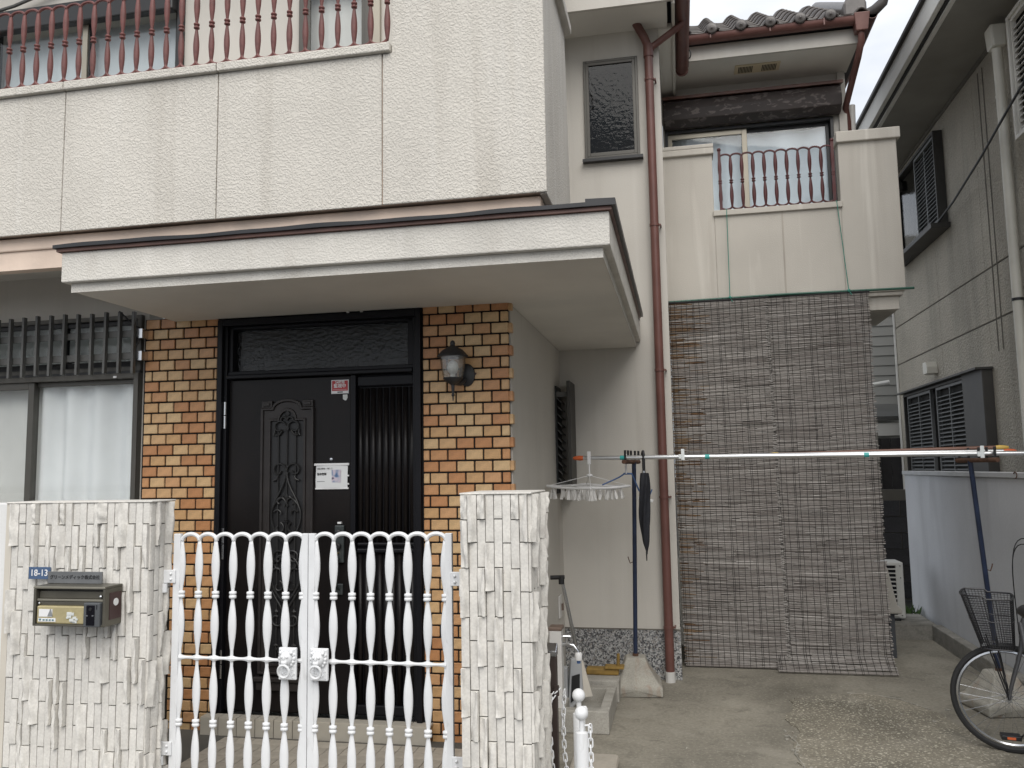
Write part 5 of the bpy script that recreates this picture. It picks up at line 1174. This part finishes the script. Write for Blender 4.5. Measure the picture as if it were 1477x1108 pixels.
louvres('side_shutters', 5.4, 7.30, 4.24, 5.24, NX-.09, [(6.40, 7.29), (5.42, 6.38)], 'shutter_light', 'shutter_light', .05)
MB().prism([(10.30, 2.60), (10.30, 2.68), (10.34, 2.74), (10.46, 2.74), (10.46, 2.60)], NX-.12, NX, 'yz').build('vent_hood', 'pipe_cream', NB, bevel=.006)
MB().prism([(11.05, 5.02), (11.05, 5.12), (11.10, 5.16), (11.25, 5.16), (11.25, 5.02)], NX-.12, NX, 'yz').build('vent_hood', 'shutter_box', NB, bevel=.006)
cb = thing('service_cable', 'black service cable sagging along the neighbouring house wall', 'cable', (2.87, 11.0, 4.05))
MB().tube([(2.89, 11.09, 4.09), (2.87, 10.2, 4.14), (2.83, 9.0, 4.22), (2.78, 8.0, 4.33), (2.72, 7.2, 4.42), (2.70, 6.79, 4.476), (2.6, 4, 4.95), (2.4, 0, 5.8), (2.2, -5, 6.6)], .011, 8).build('cable', 'black', cb, smooth=True)
# ================================================================ what shows in the gap behind
bk = thing('back_house', 'pale lap-sided house seen through the gap behind the blinds', 'house', (3.2, 14.2, G))
MB().box(1.6, 4.6, 14.02, 14.3, G, 5.2).build('wall', 'siding', bk)
bd = MB().hexa([(1.6, 13.985, -.0775), (4.6, 13.985, -.0775), (4.6, 14.02, -.0775), (1.6, 14.02, -.0775), (1.6, 13.995, .0775), (4.6, 13.995, .0775), (4.6, 14.02, .0775), (1.6, 14.02, .0775)]).mesh('siding_board', 'siding')
for i in range(30): put('siding_board', bd, bk, (0, 0, .2+.158*i))
MB().hexa([(1.6, 12.9, 2.2), (3.36, 12.9, 2.2), (3.36, 13.98, 2.45), (1.6, 13.98, 2.45), (1.6, 12.9, 2.26), (3.36, 12.9, 2.26), (3.36, 13.98, 2.51), (1.6, 13.98, 2.51)]).build('lean_to_roof', 'grey_paint', bk)
MB().box(1.6, 3.30, 12.93, 12.97, 1.98, 2.16).build('lean_to_beam', 'neighbour_trim', bk)
MB().tube([(2.55, 13.6, 2.72), (3.15, 13.4, 2.80)], .035, 8).build('ledge', 'neighbour_trim', bk)
tg = thing('timber_gate', 'dark timber gate closing the passage behind the reed blinds', 'gate', (2.5, 12.2, G))
pk = MB().box(-.062, .062, -.012, .012, -1.0, 1.0).mesh('plank', 'timber_dark')
for i in range(9): put('plank', pk, tg, (1.85+.13*i, 12.2, .92))
for z in (.45, 1.55): MB().box(1.75, 2.62, 12.165, 12.187, z-.035, z+.035).build('rail', 'concrete_kerb', tg)
MB().box(2.60, 2.66, 12.13, 12.187, G, 2.0).build('post', 'concrete_kerb', tg)
bl = thing('block_wall', 'low dark concrete block wall behind the AC unit', 'wall', (2.0, 11.2, G))
MB().box(1.76, 2.93, 11.22, 11.30, G, 1.25).build('mortar', 'joint', bl)
bkm = MB().box(-.195, .195, -.012, .05, -.095, .095).mesh('block', 'block')
for r_ in range(6):
    for i in range(3): put('block', bkm, bl, (1.96+.4*i+(.2 if r_ % 2 else 0)-.1, 11.215, .02+.2*r_))
# ================================================================ bicycle: front wheel turned hard to the side
WC = Vector((1.823, 5.462, G)); WRD = .305
hw = Vector((-.941, .339, 0)).normalized(); hn = Vector((-hw.y, hw.x, 0)); hf = Vector((.20, .98, 0)).normalized(); fn_ = Vector((-hf.y, hf.x, 0)); UP = Vector((0, 0, 1))
bk_ = thing('bicycle', 'dark city bicycle with wire front basket, front wheel turned aside, by the grey wall', 'bicycle', WC)
def wheel(hub, d, side, nm):
    tyre = MB().tube([hub+d*WRD*.945*math.cos(a)+UP*WRD*.945*math.sin(a) for a in [2*PI*i/48 for i in range(48)]], .0185, 8, closed=True).build(nm, 'black_rubber', bk_, smooth=True)
    MB().tube([hub+d*WRD*.87*math.cos(a)+UP*WRD*.87*math.sin(a) for a in [2*PI*i/48 for i in range(48)]], .011, 6, closed=True).build('rim', 'steel', tyre, smooth=True)
    sp = MB()
    for i in range(32):
        a = 2*PI*i/32; b = a+(.9 if i % 2 else -.9); s_ = side*(.022 if i % 4 < 2 else -.022)
        sp.tube([hub+s_+d*.02*math.cos(b)+UP*.02*math.sin(b), hub+d*WRD*.865*math.cos(a)+UP*WRD*.865*math.sin(a)], .0011, 4)
    sp.build('spokes', 'steel', tyre)
    MB().tube([hub-side*.045, hub+side*.045], .016, 12).build('hub', 'steel', tyre, smooth=True)
    return tyre
fh = WC+UP*WRD; ax = fh-hw*.0
wheel(fh, hw, hn, 'wheel')
crown = fh-hw*.085+UP*.36; stem = fh-hw*.20+UP*.72
fk = MB()
for s_ in (-1, 1): fk.tube(bez(fh+hn*.05*s_, fh+hn*.05*s_-hw*.02+UP*.12, crown+hn*.04*s_-UP*.1, crown+hn*.035*s_, 8), [.008, .009, .01, .011, .011, .012, .012, .012, .012], 8)
fk.tube([crown-hn*.045, crown+hn*.045], .014, 8).tube([crown, stem+UP*.06], .014, 10); fk.build('fork', 'bike_grey', bk_, smooth=True)
md = MB()
for s_ in (-1, 1):
    md.tube([fh+hn*.055*s_, fh+hw*.10+hn*.06*s_+UP*.345], .004, 6).tube([fh+hn*.055*s_, fh+hw*.045+hn*.05*s_+UP*.34], .004, 6)
md.build('basket_stay', 'bike_dark', bk_)
# basket
def bk_pt(u, v, h_):                         # u -1 rear..1 front, v -1..1 across
    f0, r0 = .125, -.05; f1, r1 = .215, -.06; wd0, wd1 = .115, .165
    u, v = u*math.sqrt(1-.22*v*v), v*math.sqrt(1-.22*u*u)
    f = f0+(f1-f0)*h_; r_ = r0+(r1-r0)*h_; wd_ = wd0+(wd1-wd0)*h_
    return fh+hw*(r_+(f-r_)*(u+1)/2)+hn*(wd_*v)+UP*(WRD-.015+.285*h_+.02*h_*h_*(1 if u > 0 else .2))
bs_ = MB(); per = []
for i in range(14): per.append((-1+2*i/14, -1))
for i in range(16): per.append((1, -1+2*i/16))
for i in range(14): per.append((1-2*i/14, 1))
for i in range(16): per.append((-1, 1-2*i/16))
for (u, v) in per: bs_.tube([bk_pt(u, v, 0), bk_pt(u, v, 1)], .0014, 4)
for k in range(1, 22): bs_.tube([bk_pt(u, v, k/22) for u, v in per], .0013, 4, closed=True)
for i in range(1, 12): bs_.tube([bk_pt(-1+2*i/12, -1, 0), bk_pt(-1+2*i/12, 1, 0)], .0012, 4)
bsk = bs_.build('basket', 'bike_dark', bk_)
rm = MB()
for h_, r_ in ((0, .005), (.55, .0035), (1, .0055)): rm.tube([bk_pt(u, v, h_) for u, v in per], r_, 6, closed=True)
for u, v in ((1, -1), (1, 1), (-1, -1), (-1, 1), (1, 0)): rm.tube([bk_pt(u, v, 0), bk_pt(u, v, 1)], .0035, 6)
rm.build('basket_rim', 'bike_dark', bsk, smooth=True)
# bars
hb = stem+UP*.16; bars = MB().tube([stem, hb], .012, 10)
bars.tube(bez(hb-hn*.27-hw*.18, hb-hn*.28+hw*.0, hb-hn*.1+hw*.02, hb, 8), .011, 8).tube(bez(hb+hn*.27-hw*.18, hb+hn*.28, hb+hn*.1+hw*.02, hb, 8), .011, 8); bars.build('handlebar', 'steel', bk_, smooth=True)
for s_ in (-1, 1): MB().tube([hb+hn*.27*s_-hw*.19, hb+hn*.275*s_-hw*.08], .016, 10).build('grip', 'black', bk_, smooth=True)
cbk = MB()
for s_ in (-1, 1): cbk.tube(bez(hb+hn*.24*s_, hb+hn*.2*s_+hw*.16+UP*.10, hb+hw*.14-UP*.12, crown+hw*.01, 14), .003, 6)
cbk.build('brake_cable', 'bike_dark', bk_, smooth=True)
# frame behind, heading away along hf (rear of the bicycle towards the street)
hd0, hd1 = crown+UP*.03, stem
bb = hd0-hf*.52-UP*.33; bb.z = G+.27; rh = WC-hw*.1-hf*1.02+UP*WRD; st_ = bb-hf*.13+UP*.46
fr2 = MB().tube([hd0, hd1], .018, 12).tube([hd0+UP*.04, bb], .016, 10).tube([hd1-UP*.04, st_-UP*.18], .013, 10).tube([bb, st_], .015, 10)
for s_ in (-1, 1): fr2.tube([bb+fn_*.03*s_, rh+fn_*.06*s_], .009, 8).tube([st_-UP*.12+fn_*.02*s_, rh+fn_*.06*s_], .008, 8)
fr2.build('frame', 'bike_grey', bk_, smooth=True)
wheel(rh, hf, fn_, 'wheel')
MB().tube([st_, st_+UP*.14], .012, 10).build('seat_post', 'steel', bk_, smooth=True)
MB().sphere(st_+UP*.17, .1, 16, 10, (1, 1.3, .42)).build('saddle', 'black', bk_, smooth=True)
ck_ = MB().tube([bb-fn_*.07, bb+fn_*.07], .02, 10)
pL, pR = bb+fn_*.085+hf*.13-UP*.07, bb-fn_*.085-hf*.13+UP*.07
ck_.tube([bb+fn_*.075, pL], .009, 8).tube([bb-fn_*.075, pR], .009, 8); ck_.build('crank', 'steel', bk_, smooth=True)
for p, s_ in ((pL, 1), (pR, -1)):
    rot = Matrix((fn_, hf, UP)).transposed().to_4x4()
    pd = MB().obox(p+fn_*s_*.055, (.095, .07, .024), rot).build('pedal', 'black', bk_, bevel=.004)
    MB().obox(p+fn_*s_*.055-hf*.036, (.04, .004, .012), rot).build('reflector', 'orange', pd)
MB().lathe([(.085, -.003), (.085, .003)], (0, 0, 0), 28, axis='x')
MB().tube([bb+fn_*.05*-1, bb+fn_*.056*-1], .085, 28).build('chainwheel', 'steel', bk_)
MB().tube([rh-hf*.1+fn_*.07, rh-hf*.16+fn_*.16-UP*(WRD-.012)], .007, 8).build('kickstand', 'steel', bk_, smooth=True)
